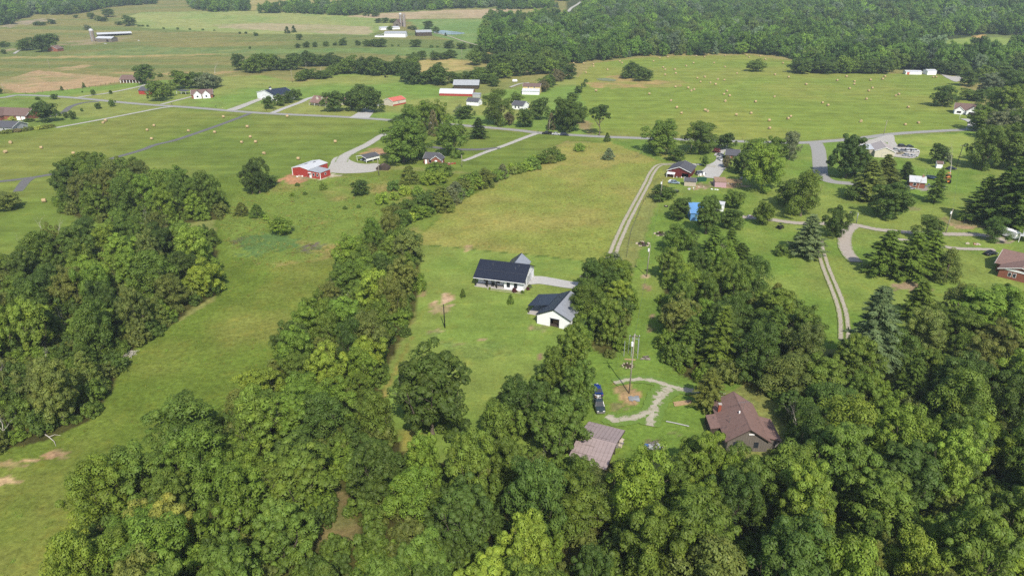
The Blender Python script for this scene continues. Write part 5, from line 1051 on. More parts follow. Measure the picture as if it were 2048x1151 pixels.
# ---- far farms
h = House('cattle_shed', 'long white-roofed cattle shed on the far hillside', (196,74), (264,70), 'barn'); w = h.h; h.posts([(-w+1+i*(2*w-2)/11, 0.3) for i in range(12)], 3.2, 'wooddk', 0.35); h.walls(-w+.5, w-.5, 7.6, 14, 3.2, 0, 'x', 'wooddk'); h.roof(-w, w, 0, 14, 3.2, 1.8, 'x', 'whroof', 0.5, fascia=None)
h = House('grey_barn', 'grey board barn with white roof beside the hillside silo', (193,84), (224,84.5), 'barn'); w = h.h; h.walls(-w, w, 0, 11, 4.6, 2.0, 'x', 'wood'); h.roof(-w, w, 0, 11, 4.6, 2.0, 'x', 'whroof', 0.4, fascia=None); h.win('f', w*0.45, 0.1, 3.0, 3.0, 'dark', 'wooddk', 'door', y=0)
def silo(label, px, py, hpx, wpx, dome='whroof'):
    p = G(px, py); s_, sv = scale_at(p); H = hpx/sv; r = wpx/s_/2; o = empty('silo', p); tag(o, label, 'silo', 'farm silos')
    MB().tube((0, 0, -.3), (0, 0, H-r), r, r, 20).build('barrel', M['concs'], o, False)
    mb = MB()
    for k in range(5): mb.tube((0, 0, H-r+r*math.sin(k*0.314)), (0, 0, H-r+r*math.sin((k+1)*0.314)), r*1.03*math.cos(k*0.314), r*1.03*math.cos((k+1)*0.314)+0.02, 20)
    mb.build('dome', M[dome], o, False)
    for k in range(9): MB().tube((0, 0, (k+.5)*(H-r)/9), (0, 0, (k+.5)*(H-r)/9+.12), r+.04, r+.04, 20, True).build('hoop', M['steel'], o)
    MB().box(-.35, .35, -r-.5, -r+.1, 0, H-r).build('chute', M['groof'], o)
silo('lone concrete silo on the far hillside', 187, 83, 24, 8, 'whroof')
silo('paler of the twin silos at the far farm', 802, 53, 25, 5.5, 'whroof'); silo('browner of the twin silos at the far farm', 809, 54, 25, 6, 'concs')
h = House('old_barn', 'old grey gabled barn beside the twin silos', (787,53), (801,53.5), 'barn'); w = h.h; h.walls(-w, w, 0, 16, 5.0, 5.0, 'y', 'wood'); h.roof(-w, w, 0, 16, 5.0, 5.2, 'y', 'brown2', 0.5, fascia=None); h.win('f', 0, 0.1, 3, 3, 'dark', 'wooddk', 'door', y=0)
h = House('milking_shed', 'low white shed with slanting roof in front of the twin silos', (762,60.5), (800,58.5), 'shed'); w = h.h; h.walls(-w, w, 0, 7, 2.8, 0, 'x', 'white'); h.lean('roof', -w-.3, w+.3, -.4, 7.4, 2.9, 4.2, 'y', 'whroof')
h = House('machine_shed', 'long white machine shed with grey roof at the far farm', (769,74.5), (811,75), 'shed'); w = h.h; h.walls(-w, w, 0, 14, 5.0, 2.2, 'x', 'white'); h.roof(-w, w, 0, 14, 5.0, 2.2, 'x', 'groof', 0.4); h.walls(-w-13, -w-.02, 0, 9, 2.0, 0, 'x', 'white', name='low_wing'); h.lean('low_wing_roof', -w-13.2, -w-.02, -.2, 9.2, 2.0, 4.4, 'x', 'whroof')
h = House('board_barn', 'brown board barn with grey roof near the pond', (833,72.5), (864,72), 'barn'); w = h.h; h.walls(-w, w, 0, 13, 5.0, 2.4, 'x', 'wooddk'); h.roof(-w, w, 0, 13, 5.0, 2.4, 'x', 'groof', 0.4, fascia=None)
h = House('hill_house', 'tiny far house with brick-red roof among the wooded hills', (1172,35), (1192,35.5)); w = h.h; h.walls(-w, w, 0, 10, 3.2, 2.8, 'x', 'cream'); h.roof(-w, w, 0, 10, 3.2, 2.8, 'x', 'rroof', 0.4)
h = House('hill_house', 'tiny far house with red walls on the hill skyline', (1858,8), (1880,8)); w = h.h; h.walls(-w, w, 0, 10, 3.4, 2.6, 'x', 'rroof'); h.roof(-w, w, 0, 10, 3.4, 2.6, 'x', 'brown2', 0.4)
# ---- right side of the hay field
h = House('white_shed', 'small bright white shed at the far edge of the hay field', (1854,150), (1872,150), 'shed'); w = h.h; h.walls(-w, w, 0, 8, 3.4, 1.0, 'x', 'white'); h.roof(-w, w, 0, 8, 3.4, 1.0, 'x', 'whroof', 0.2)
h = House('low_shed', 'low white shed with reddish roof edge under the far trees', (1811,149), (1843,149.5), 'shed'); w = h.h; h.walls(-w, w, 0, 7, 2.3, 1.0, 'x', 'white'); h.roof(-w, w, 0, 7, 2.3, 1.0, 'x', 'whroof', 0.2); h.box('door', -w+1, -w+3.2, -.05, 0, 0, 2, 'rroof')
h = House('twin_gable_house', 'white house with brown roof and dark garage door by the hay field', (1907,227), (1957,231)); w = h.h; D = 11
h.walls(-w, w, 0, D, 2.9, 3.2, 'x', 'white'); h.roof(-w, w, 0, D, 2.9, 3.2, 'x', 'brown2', 0.4)
h.walls(-w+.2, -w+5.2, -1.6, 4, 2.8, 2.0, 'y', 'white', name='gable_wing'); h.roof(-w+.2, -w+5.2, -1.6, 4.6, 2.8, 2.0, 'y', 'brown2', 0.3, name='gable_roof'); h.walls(w-7.2, w, -4, 4, 2.9, 2.6, 'y', 'white', name='garage_wing'); h.roof(w-7.2, w, -4, 4.6, 2.9, 2.6, 'y', 'brown2', 0.3, name='garage_roof'); h.win('f', w-3.6, 0.1, 4.8, 2.2, 'dark', 'trim', 'garage_door', y=-4); h.win('f', -w+2.7, 0.8, 2.4, 1.3, 'dark', y=-1.6)
h = House('workshop', 'pale grey-roofed workshop with cream gable beside the junk cars', (1748,314), (1787,316.5), 'workshop'); w = h.h; D = 15
h.walls(-w, w, 0, D, 3.2, 1.9, 'y', 'cream'); h.roof(-w, w, 0, D, 3.2, 1.9, 'y', am('tan_metal_roof', (198,186,180), 0.6), 0.3); h.win('f', 0, 0.1, 2.2, 2.4, 'cream', 'grey', 'garage_door', y=0); h.walls(-w-5, -w-.02, 3, D, 3.0, 0, 'x', 'tan', name='side_wing'); h.lean('side_wing_roof', -w-5.2, -w-.02, 2.8, D+.2, 2.8, 3.4, 'x', 'whroof')
h = House('garden_shed', 'tiny white shed under the dark lawn tree', (1872,336), (1884,337), 'shed'); w = h.h; h.walls(-w, w, 0, 3, 2.2, 0.8, 'x', 'white'); h.roof(-w, w, 0, 3, 2.2, 0.8, 'x', 'brown2', 0.2)
h = House('brick_bungalow', 'small brick bungalow with white trim hidden by pines', (1818,374), (1848,377)); w = h.h; h.walls(-w, w, 0, 7, 2.6, 1.6, 'x', 'brick'); h.roof(-w, w, 0, 7, 2.6, 1.6, 'x', 'whroof', 0.4); h.win('f', -1, 0.9, 1.0, 1.1, y=0); h.box('chimney', w-1.2, w-.5, 3, 3.7, 3, 5, 'brick')
# ---- cluster of sheds right of the lane
h = House('red_garage', 'dark red garage with grey shingle roof and white trim at the lane', (1335,352.5), (1379,357.5), 'garage'); w = h.h; D = 12
h.walls(-w, w, 0, D, 3.0, 1.9, 'y', 'maroon', open_front=(w-3.6, w-0.6, 2.2)); h.roof(-w, w, 0, D, 3.0, 1.9, 'y', 'slate', 0.5); h.lean('white_awning', -w-.2, -w+3.4, -2.0, -.02, 1.8, 2.2, 'y', 'trim'); h.posts([(-w, -1.8), (-w+3.2, -1.8)], 1.75); h.box('floor', -w+.3, w-.3, .3, D-.3, 0, .05, 'wooddk')
h = House('garden_shed', 'pale garden shed with dark roof behind the dark red garage', (1368,371.5), (1391,373), 'shed'); w = h.h; h.walls(-w, w, 0, 3.6, 2.2, 0.9, 'x', 'tan'); h.roof(-w, w, 0, 3.6, 2.2, 1.0, 'x', 'slate', 0.25); h.win('r', 1.8, .1, .9, 1.8, 'white', 'trim', 'door', x=w)
h = House('unfinished_shed', 'half-built shed wrapped in pink with bare roof sheathing', (1429,374), (1452,375), 'shed'); w = h.h; h.walls(-w, w, 0, 6, 2.4, 0, 'x', 'pink'); h.lean('roof_deck', -w-.1, w+.1, -.2, 6.2, 2.5, 2.9, 'y', am('bare_sheathing', (178,146,122), 0.9, var=0.2))
for i in range(9): h.box('stud', w+0.4+i*0.75, w+0.5+i*0.75, 0.1, 0.2, 0, 2.3, 'lumber')
for i in range(7): h.box('rafter', w+0.3, w+6.6, 0.3+i*0.85, 0.38+i*0.85, 2.3, 2.45, 'lumber')
h.box('top_plate', w+.3, w+6.6, .08, .22, 2.2, 2.3, 'lumber')
h = House('brick_house', 'brick house with grey roof beside the crimson shrub', (1450,320), (1476,322)); w = h.h; h.walls(-w, w, 0, 9, 2.7, 1.8, 'x', 'brick'); h.roof(-w, w, 0, 9, 2.7, 1.8, 'x', 'slate', 0.4); h.win('f', -1.4, .9, 1, 1.2, y=0); h.win('f', 1.6, .1, 1, 2, 'white', 'trim', 'door', y=0)
h = House('blue_roofed_barn', 'barn with blue metal roof between two dark conical trees', (1380,441), (1414,442), 'barn'); w = h.h; D = 11
h.walls(-w, w, 0, D, 3.0, 1.4, 'x', 'ltblue'); h.roof(-w, w, 0, D, 3.0, 2.2, 'x', 'ltblue', 0.3, m2='blue'); h.win('f', 0, 0.9, 1, 1.1, y=0)
h = House('mobile_home', 'dark-windowed white mobile home half hidden by trees', (1429,421), (1446,423)); w = h.h; h.walls(-w, w, 0, 4.2, 2.7, 0.5, 'x', 'white'); h.roof(-w, w, 0, 4.2, 2.7, 0.5, 'x', 'whroof', 0.2); h.win('f', -0.4, 1.0, 2.2, 1.1, y=0)
# ---- right edge
h = House('brick_house', 'brick house with broad brown roof and white gable beside the magnolia', (1990,541), (2052,556)); w = h.h; D = 13; h.walls(-w, w, 0, D, 2.8, 2.4, 'x', 'brick'); h.roof(-w, w, 0, D, 2.8, 2.4, 'x', 'brown', 0.6)
h.walls(-w+1.6, w+4, -4.6, 3, 2.8, 1.6, 'y', 'brick', name='front_wing'); h.roof(-w+1.6, w+4, -4.6, 3, 2.8, 1.6, 'y', 'brown', 0.5, name='front_roof'); h.box('gable_panel', -w+3.0, w+2.6, -4.75, -4.62, 2.7, 3.3, 'trim'); h.win('f', -w+4.4, 1.0, 0.7, 1.1, y=-4.6); h.win('f', -w+5.6, 1.0, 0.7, 1.1, y=-4.6)
h = House('carport', 'white carport behind the white camper trailer', (2036,484), (2062,488), 'carport'); w = h.h; h.lean('roof', -w, w, 0, 7, 2.4, 2.8, 'y', 'whroof'); h.posts([(-w+.1, .1), (w-.1, .1), (-w+.1, 6.9), (w-.1, 6.9)], 2.3)
# ================================================================== VEHICLES
GLASS = M['glass']
def paint_mat(name, c): return am('car_paint_'+name, c, 0.28, var=0.05, spec=0.6)
CARP = dict(black=paint_mat('black', (34,34,38)), white=paint_mat('white', (232,234,236)), navy=paint_mat('navy', (38,46,72)), blue=paint_mat('blue', (26,58,140)), grey=paint_mat('grey', (140,144,152)), teal=paint_mat('teal', (60,72,76)), sand=paint_mat('sand', (186,176,140)), silver=paint_mat('silver', (186,190,194)), pale=paint_mat('pale_blue', (160,182,200)))
def vehicle(kind, col, px, py, yaw, label, name=None, group=None, S=1.0):
    """kind: sedan, suv, pickup; x forward; parts: body, cabin, windows, wheels, lamps, bumpers"""
    p = G(px, py); o = empty(name or {'pickup': 'pickup_truck'}.get(kind, 'parked_car'), (p.x, p.y, p.z+0.05), yaw); tag(o, label, 'truck' if kind == 'pickup' else 'car', group); o.scale = (S, S, S)
    m = CARP[col]; L = {'sedan': 4.7, 'suv': 4.8, 'pickup': 5.6}[kind]; Wd = {'sedan': 1.82, 'suv': 1.9, 'pickup': 2.0}[kind]; l2, w2 = L/2, Wd/2
    hd = {'sedan': 0.85, 'suv': 1.0, 'pickup': 1.08}[kind]; top = {'sedan': 1.45, 'suv': 1.75, 'pickup': 1.85}[kind]
    def loft(secs, nm, mm, par=o):
        mb = MB(); n_ = len(secs[0]); vs = [v for s_ in secs for v in s_]; fs = []
        for i in range(len(secs)-1):
            for j in range(n_): a = i*n_+j; b_ = i*n_+(j+1) % n_; fs.append((a, b_, b_+n_, a+n_))
        fs += [tuple(range(n_-1, -1, -1)), tuple(range((len(secs)-1)*n_, len(secs)*n_))]
        return mb.add(vs, fs).build(nm, mm, par, False)
    def sec(x, w_, z0, z1, r=0.1): return [(x, -w_, z0), (x, w_, z0), (x, w_, z1-r), (x, w_-r, z1), (x, -w_+r, z1), (x, -w_, z1-r)]
    b0 = 0.32
    if kind == 'pickup':
        body = loft([sec(-l2, w2*.96, b0+.15, hd-.06), sec(-l2+.1, w2, b0, hd-.04), sec(0.1, w2, b0, hd), sec(1.4, w2, b0, hd), sec(l2-.5, w2*.98, b0, hd-.08), sec(l2-.06, w2*.92, b0+.08, hd-.22)], 'body', m)
        cx0, cx1, cx2, cx3 = -0.55, -0.35, 0.75, 1.45
        MB().box(-l2+.14, -0.62, -w2+.14, w2-.14, hd-.02, hd+.015).build('bed_liner', M['rubber'], o)
        for sg in (-1, 1): MB().box(-l2+.05, -0.58, sg*w2-.07 if sg > 0 else -w2, sg*w2 if sg > 0 else -w2+.07, hd-.05, hd+.3).build('bed_side', m, o)
        MB().box(-l2-.02, -l2+.06, -w2+.05, w2-.05, hd-.4, hd+.3).build('tailgate', m, o)
    else:
        rear = -l2+.75 if kind == 'sedan' else -l2+.05
        body = loft([sec(-l2, w2*.9, b0+.12, hd-.12), sec(-l2+.3, w2*.98, b0, hd-.02), sec(0, w2, b0, hd), sec(l2-1.2, w2*.98, b0, hd-.05), sec(l2-.3, w2*.93, b0, hd-.2), sec(l2, w2*.82, b0+.1, hd-.34)], 'body', m)
        cx0, cx1, cx2, cx3 = rear, rear+(.75 if kind == 'sedan' else .3), 0.35, 1.15
    cw, ct = w2*.93, w2*.74
    def ring(z, xa, xb, w_): return [(xa, -w_, z), (xb, -w_*.97, z), (xb, w_*.97, z), (xa, w_, z)]
    mb = MB(); low_ = ring(hd-.03, cx0, cx3, cw); hi_ = ring(top-.06, cx1, cx2, ct)
    cab = mb.add(low_+hi_, [(0, 1, 5, 4), (1, 2, 6, 5), (2, 3, 7, 6), (3, 0, 4, 7), (4, 5, 6, 7)]).build('window_band', GLASS, o)
    rb = MB(); rb.add(ring(top-.08, cx1-.03, cx2+.04, ct+.02)+ring(top, cx1+.12, cx2-.12, ct*.9), [(3, 2, 1, 0), (0, 1, 5, 4), (1, 2, 6, 5), (2, 3, 7, 6), (3, 0, 4, 7), (4, 5, 6, 7)]); rb.build('roof', m, o)
    pm = MB()
    for sg in (-1, 1):
        for (xa, xb) in ((cx0+.02, cx1), (cx3-.02, cx2), ((cx0+cx3)/2-.04, (cx1+cx2)/2)): pm.tube((xa, sg*cw, hd-.03), (xb, sg*ct, top-.05), .045, .04, 5)
    pm.build('pillars', m, o)
    for sx in (-l2*.60, l2*.62):
        for sg in (-1, 1):
            wh = MB().tube((sx, sg*(w2-.2), .34), (sx, sg*(w2+.015), .34), .35, .35, 14).build('wheel', M['rubber'], o); MB().tube((sx, sg*(w2+.0), .34), (sx, sg*(w2+.03), .34), .2, .19, 10).build('rim', M['steel'], wh)
    for sg in (-1, 1):
        MB().box(l2-.16, l2-.02, sg*w2*.62-.2, sg*w2*.62+.2, hd-.42, hd-.26).build('headlight', M['trim'], o); MB().box(-l2-.01, -l2+.1, sg*w2*.72-.14, sg*w2*.72+.14, hd-.34, hd-.16).build('tail_light', M['red'], o); MB().box(cx3-.3, cx3-.1, sg*(w2+.06)-.07, sg*(w2+.06)+.07, hd, hd+.16).build('mirror', m, o)
    MB().box(l2-.1, l2+.06, -w2*.85, w2*.85, b0-.02, b0+.2).build('bumper', M['junk'] if kind == 'pickup' else m, o); MB().box(-l2-.06, -l2+.1, -w2*.88, w2*.88, b0-.02, b0+.2).build('bumper', M['junk'] if kind == 'pickup' else m, o)
    return o
HP = math.pi/2
vehicle('sedan', 'blue', 1194, 783, HP+0.12, 'shiny blue car parked ahead of the dark pickup')
t_ = vehicle('pickup', 'teal', 1197, 813, -HP+0.06, 'dark green pickup truck with loaded bed behind the blue car')
vehicle('pickup', 'black', 1094, 268.5, math.pi-.16, 'black pickup truck parked on the road at the drive', group='cars stopped on the road'); vehicle('sedan', 'white', 1112, 269.8, -.16, 'white car between two dark ones on the road', group='cars stopped on the road'); vehicle('suv', 'navy', 1129, 271.2, -.16, 'dark blue car at the end of the three on the road', group='cars stopped on the road')
vehicle('suv', 'grey', 1401, 349, 0.25, 'grey car parked beside the dark red garage'); vehicle('sedan', 'white', 1440, 320, -HP+.2, 'white car on the drive of the brick house'); vehicle('sedan', 'silver', 1440.5, 312, -HP+.2, 'silver car behind the white one on the brick house drive')
vehicle('sedan', 'pale', 1348, 367, -.3, 'pale blue car on the grass by the dark red garage'); vehicle('sedan', 'black', 1981, 509, 0.3, 'black car at the corner of the brick house'); vehicle('sedan', 'silver', 1819, 379, 0.3, 'silver car beside the brick bungalow'); vehicle('sedan', 'navy', 1902, 339, 0.1, 'dark car in tree shade on the lawn')
JG = 'junk cars beside the pale workshop'
for a in [('suv','black',1804,294,0.05,'long black van at the back of the junk cars'),('sedan','teal',1819,294.5,0.1,'dark car at the back corner of the junk cars'),('suv','white',1817,303,0.2,'white van with side windows among the junk cars'),('suv','white',1829,304,0.1,'white van at the outer edge of the junk cars'),('sedan','sand',1801,308,0.3,'sand coloured car in the junk row by the workshop'),('sedan','silver',1791,301,-0.2,'silver car against the workshop wall'),
          ('sedan','white',1826,314,0.15,'white car at the front corner of the junk cars'),('sedan','silver',1813,312,0.1,'silver car at the front of the junk row'),('sedan','grey',1806,303,-0.4,'grey car in the middle of the junk cars')]: vehicle(*a, group=JG, S=0.92)
CT = CARPORT
for k, (u_, c_, lb) in enumerate(((-CT.h*.5, 'white', 'white car under the carport, deeper in shade'), (CT.h*.45, 'white', 'white pickup truck under the open side of the carport'))):
    v = CT.o.matrix_world if False else None
    c0 = Vector((math.cos(CT.rz)*u_-math.sin(CT.rz)*3.2, math.sin(CT.rz)*u_+math.cos(CT.rz)*3.2, 0))+CT.o.location; pxp, pyp, _d = project(c0.x, c0.y, 0.0)
    vehicle('sedan' if k == 0 else 'pickup', c_, float(pxp), float(pyp), CT.rz-HP, lb, S=0.9)
# load on the pickup bed
p = G(1197, 813); o = empty('scrap_load', (p.x, p.y+1.3, 1.05)); tag(o, 'jumble of boards and boxes heaped in the dark pickup bed', 'scrap')
for k in range(9):
    a, ln = R.uniform(0, 6.28), R.uniform(.4, 1.2); c = Vector((R.uniform(-.5, .5), R.uniform(-.6, 1.0), .2+.05*k)); d = Vector((math.cos(a), math.sin(a), R.uniform(-.15, .3)))*ln/2
    MB().tube(c-d, c+d, .07, .05, 5).build('board', M[R.choice(('trim', 'lumber', 'junk', 'wooddk'))], o)
# camper trailer
p = G(2014, 474); o = empty('camper_trailer', p, 2.0); tag(o, 'white camper trailer parked beyond the magnolia', 'trailer'); pf = [(-3.2, .6), (3.0, .6), (3.4, 1.2), (3.2, 2.4), (2.6, 2.9), (-2.9, 2.9), (-3.3, 2.5)]
MB().prism([(x_, -1.15, z_) for x_, z_ in pf], (0, 2.3, 0)).build('body', M['white'], o); MB().box(-2.4, -.6, -1.19, -1.14, 1.6, 2.3).build('window', GLASS, o); MB().box(.6, 1.2, -1.19, -1.14, .7, 2.4).build('door', M['grey'], o); MB().box(.9, 2.4, -.4, .4, 2.9, 3.1).build('roof_vent', M['trim'], o); MB().tube((3.2, 0, .6), (4.6, 0, .5), .07).build('drawbar', M['steel'], o)
for sg in (-1, 1): MB().tube((-.3, sg*.9, .35), (-.3, sg*1.17, .35), .36, .36, 12).build('wheel', M['rubber'], o)
def tractor(name, label, px, py, yaw, m, S=1.0):
    p = G(px, py); o = empty(name, p, yaw); o.scale = (S, S, S); tag(o, label, 'tractor')
    MB().box(.1, 1.7, -.35, .35, .75, 1.35).build('hood', m, o); MB().box(-.9, .1, -.45, .45, .6, 1.1).build('body', m, o); MB().box(-.75, -.2, -.25, .25, 1.1, 1.5).build('seat', M['rubber'], o); MB().tube((1.0, .2, 1.3), (1.0, .2, 2.1), .05).build('exhaust', M['black'], o)
    cn = MB().box(-1.0, .2, -.6, .6, 2.3, 2.38)
    for x_ in (-.9, .1):
        for y_ in (-.5, .5): cn.tube((x_, y_, 1.0), (x_, y_, 2.3), .04, .04, 5)
    cn.build('canopy', m, o)
    for sg in (-1, 1):
        MB().tube((-.6, sg*.55, .75), (-.6, sg*.95, .75), .75, .75, 16).build('rear_wheel', M['rubber'], o); MB().tube((1.4, sg*.45, .4), (1.4, sg*.68, .4), .4, .4, 14).build('front_wheel', M['rubber'], o)
tractor('farm_tractor', 'small green and yellow tractor alone on the bright field', 772, 155, 0.4, am('tractor_green', (150,160,60), 0.5))
tractor('orange_tractor', 'orange machine on the lawn under the power line', 1892, 366, HP, M['orange'], 1.2); tractor('orange_tractor', 'second orange machine just behind the first on the lawn', 1894, 356, HP, M['orange'], 1.1)
tractor('riding_mower', 'dark riding mower on the grass beside the pale lane', 1560, 457, 0.5, M['black'], 0.8)
# ================================================================== HAY BALES
def bale_mesh(seed):
    g = random.Random(seed); n_ = 18; V = []; F = []; prof = [(-.82, .72), (-.8, .86), (-.6, .91), (-.2, .92), (.2, .91), (.6, .92), (.8, .86), (.82, .72)]
    for i, (x_, r) in enumerate(prof):
        for j in range(n_): a = 6.2832*j/n_; q = r*(1+g.uniform(-.02, .02)); V.append((x_, math.cos(a)*q, .88+math.sin(a)*q*(.95 if math.sin(a) > -.7 else .93)))
    for i in range(len(prof)-1):
        for j in range(n_): a = i*n_+j; b_ = i*n_+(j+1) % n_; F.append((a, b_, b_+n_, a+n_))
    F += [tuple(range(n_-1, -1, -1)), tuple(range((len(prof)-1)*n_, len(prof)*n_))]
    return pydata('hay_bale', V, F, M['hay'], True)
BM = [bale_mesh(k) for k in range(4)]; BALES = []
Z1 = [(815,967),(835,950),(1215,990),(1162,1025),(1487,1032),(1197,1095),(1760,922),(1693,1043),(1950,1000),(1973,1080),(1905,1122),(2015,1120),(85,1125)]
Z5 = [(45,97),(328,62),(580,107),(350,483)]; Z2 = [(255,918),(633,1118)]; Z6 = [(72,107),(343,150)]
Z3 = [(500,497),(580,500),(655,505),(658,522),(768,548),(865,483),(882,495),(1130,482),(1180,458),(1242,450),(1205,530),(1222,548),(1297,548),(1305,578),(1222,588),(1387,518),(1445,495),(1530,447),(1607,495),(1692,437),(1692,525),(1467,440),(1787,578),(1533,605),(1475,615),(1500,645),(1578,650),(1618,665),(1637,625),(1688,630),(1302,685),(1402,693),(1428,715),(1450,705),(1707,718),(1685,743),(1728,755),(1695,797),(1267,793),(1097,740),(678,715),(1313,848),(1350,892),(1537,870),(1557,878),(1932,802),(1782,905),(1897,893),(1863,436),(1882,450),(1970,440),(905,570),(598,570)]
Z4 = [(10,467),(147,497),(85,588),(193,607),(330,665),(82,762),(40,950),(42,1012),(460,810),(502,830),(209,918),(188,935),(762,958),(1110,982),(1215,967),(1133,845),(805,780),(672,697),(712,641),(710,662),(838,630),(852,693),(823,715),(648,603),(575,633),(950,603),(933,623),(1060,742),(1037,753),(1330,606),(1353,606)]
for lst, x0, y0, fld in ((Z1, 0, 0, 'west'), (Z5, 0, 280, 'west'), (Z2, 510, 0, 'west'), (Z6, 510, 280, 'west'), (Z3, 1020, 0, 'east'), (Z4, 1528, 0, 'east')):
    for zx, zy in lst:
        p = G(x0+zx/3.938, y0+zy/3.938+1.6); o = link('hay_bale', R.choice(BM)); o.location = p; o.rotation_euler = (0, 0, R.uniform(-.5, .5)+(0 if R.random() < .7 else HP)); k = R.uniform(0.76, 0.92)*(1.0 if p.y < 420 else 1.05); o.scale = (k, k, k)
        tag(o, None, 'hay bale', 'round hay bales left on the mown fields'); BALES.append((o, p))
# ================================================================== POLES, WIRES, FENCES
TOPS = {}
def pole(px, py, hpx, label, kind='plain', lean=(0, 0), m='pole', key=None, r=None):
    p = G(px, py); s_, sv = scale_at(p); H = min(hpx/sv, 15); r = r or max(.14, .25/s_ if s_ < 3 else .14)
    o = empty('utility_pole' if kind != 'lamp' else 'street_lamp', p); tag(o, label, 'pole' if kind != 'lamp' else 'street lamp')
    MB().tube((0, 0, -.3), (lean[0]*H, lean[1]*H, H), r*1.15, r*.75, 10).build('shaft', M[m], o, True)
    tp = Vector((lean[0]*H, lean[1]*H, H))
    if kind in ('cross', 'full'):
        MB().box(tp.x-1.1, tp.x+1.1, tp.y-.06, tp.y+.06, H-.75, H-.6).build('crossarm', M['wooddk'], o)
        for x_ in (-1.0, 0, 1.0): MB().tube((tp.x+x_, tp.y, H-.6), (tp.x+x_, tp.y, H-.35), .06, .04, 6).build('insulator', M['trim'], o)
    if kind in ('full', 'can'):
        MB().tube((tp.x*.82-.34, tp.y*.82, H*.80), (tp.x*.82-.34, tp.y*.82, H*.80+.9), .24, .24, 12).build('transformer', M['trim'], o)
    if kind == 'lamp':
        MB().tube(tp, tp+Vector((-2.6, 0, .3)), .06, .05, 6).build('arm', M['steel'], o); MB().box(tp.x-3.2, tp.x-2.5, -.14, .14, H+.2, H+.36).build('lamp_head', M['trim'], o)
    TOPS[key] = p+tp; return o
pole(1258,786,113,'tall grey pole with white transformer in the gravel loop','full',(0.012,0.0),key='loop'); pole(1293,553,62,'brown pole with small transformer on the lawn strip','can',(0.03,0),key='strip'); pole(890,655,46,'dark bare post alone on the white house lawn','plain',(-.02,0),'poledk',key='lawn')
pole(1320,404,44,'grey pole beside the low tree near the lane','can',(.02,0),key='lane'); pole(1380,308,29,'leaning pole in front of the road trees','plain',(.07,0),key='road'); pole(585,166,26,'pole at the edge of the bright field','cross',key='field'); pole(924,119,20,'thin pole at the dry field edge','plain',key='dry'); pole(100,138,19,'thin pole at the ploughed field corner','plain',key='plough'); pole(11,187,20,'leaning pole by the road west of the ploughed field','plain',(-.15,0),key='west')
pole(1098,262,21,'slim pole between the cedar and the stopped cars','plain',(.05,0),key='cars'); pole(1767,269,28,'pole with crossarm beside the road junction','cross',(.04,0),key='junction'); pole(1891,466,47,'weathered pole between the lane and the worn patch','can',(.05,.02),key='patch'); pole(1911,338,48,'dark pole beside the pine shade','cross',(.04,0),'poledk',key='shade'); pole(1897,149,18,'pole with white lamp at the far gravel lot','can',key='lot')
pole(1712,447,21,'street lamp with long arm over the lane fork','lamp',m='steel',key='fork'); pole(758,351,34,'pole beside the brown round-topped shed','plain',key='shed'); pole(924,334,24,'short pole near the brick house drive','plain',key='brick'); pole(1453,333,18,'white post in front of the brick house','plain',m='trim',key='post', r=.08); pole(1918,240,14,'thin white pole on the lawn of the twin-gabled house','plain',m='trim',key='gable',r=.08); pole(1541,330,1,'short stump post','plain',key='x') if False else None
def wire(a, b_, label, sag=1.2, offs=(0,)):
    mb = MB()
    for of in offs:
        pts = [TOPS[a].lerp(TOPS[b_], t_/12)+Vector((of, 0, -.2-sag*4*(t_/12)*(1-t_/12))) for t_ in range(13)]; mb.path(pts, [.022]*13, 4)
    o = mb.build('power_line', M['seam']); tag(o, label, 'wire'); return o
wire('patch', 'shade', 'overhead wire along the lawn between the worn pole and the pine shade'); wire('loop', 'strip', 'overhead wire from the gravel loop along the lawn strip', 2.0); wire('strip', 'lane', 'overhead wire from the lawn strip to the lane', 2.0); wire('lane', 'road', 'overhead wire from the lane up to the road trees')
def fence(pts, step, label, hgt=1.2, m='wooddk', rails=3, r=.07):
    w3 = [G(*q) for q in smooth_line(pts, 8)]; c = w3[0]; o = empty('wire_fence', c); tag(o, label, 'fence'); acc = 0.0; last = None; posts = []
    for a, b_ in zip(w3, w3[1:]):
        d = (b_-a).length
        while acc < d: posts.append(a.lerp(b_, acc/d)-c); acc += step
        acc -= d
    pm = MB().tube((0, 0, -.2), (0, 0, hgt), r, r*.9, 6).mesh('post', M[m])
    for q in posts: k = link('post', pm, o); k.location = q; k.rotation_euler = (R.uniform(-.06, .06), R.uniform(-.06, .06), 0)
    for z_ in range(rails):
        mb = MB(); mb.path([q+Vector((0, 0, .3+z_*.4)) for q in posts], [.012]*len(posts), 3); mb.build('fence_wire', M['steel'], o)
fence([(1297,388),(1283,412),(1272,440),(1262,465),(1257,490),(1252,520)], 4.0, 'post and wire fence beside the gravel lane', 1.3)
fence([(52,188),(142,180),(190,174),(244,163)], 5.5, 'dark fence along the ploughed field', 1.4, 'wooddk', 3, .14)
fence([(1272,316),(1284,307),(1292,300)], 3.2, 'short weathered fence at the corner of the dry meadow', 1.3)
fence([(1190,269),(1290,273),(1420,277),(1590,281)], 9.0, 'fence along the near edge of the hay field', 1.2)
# ================================================================== SMALL YARD THINGS
def at(px, py, name, label, cat, rz=0.0, group=None):
    o = empty(name, G(px, py), rz); tag(o, label, cat, group); return o
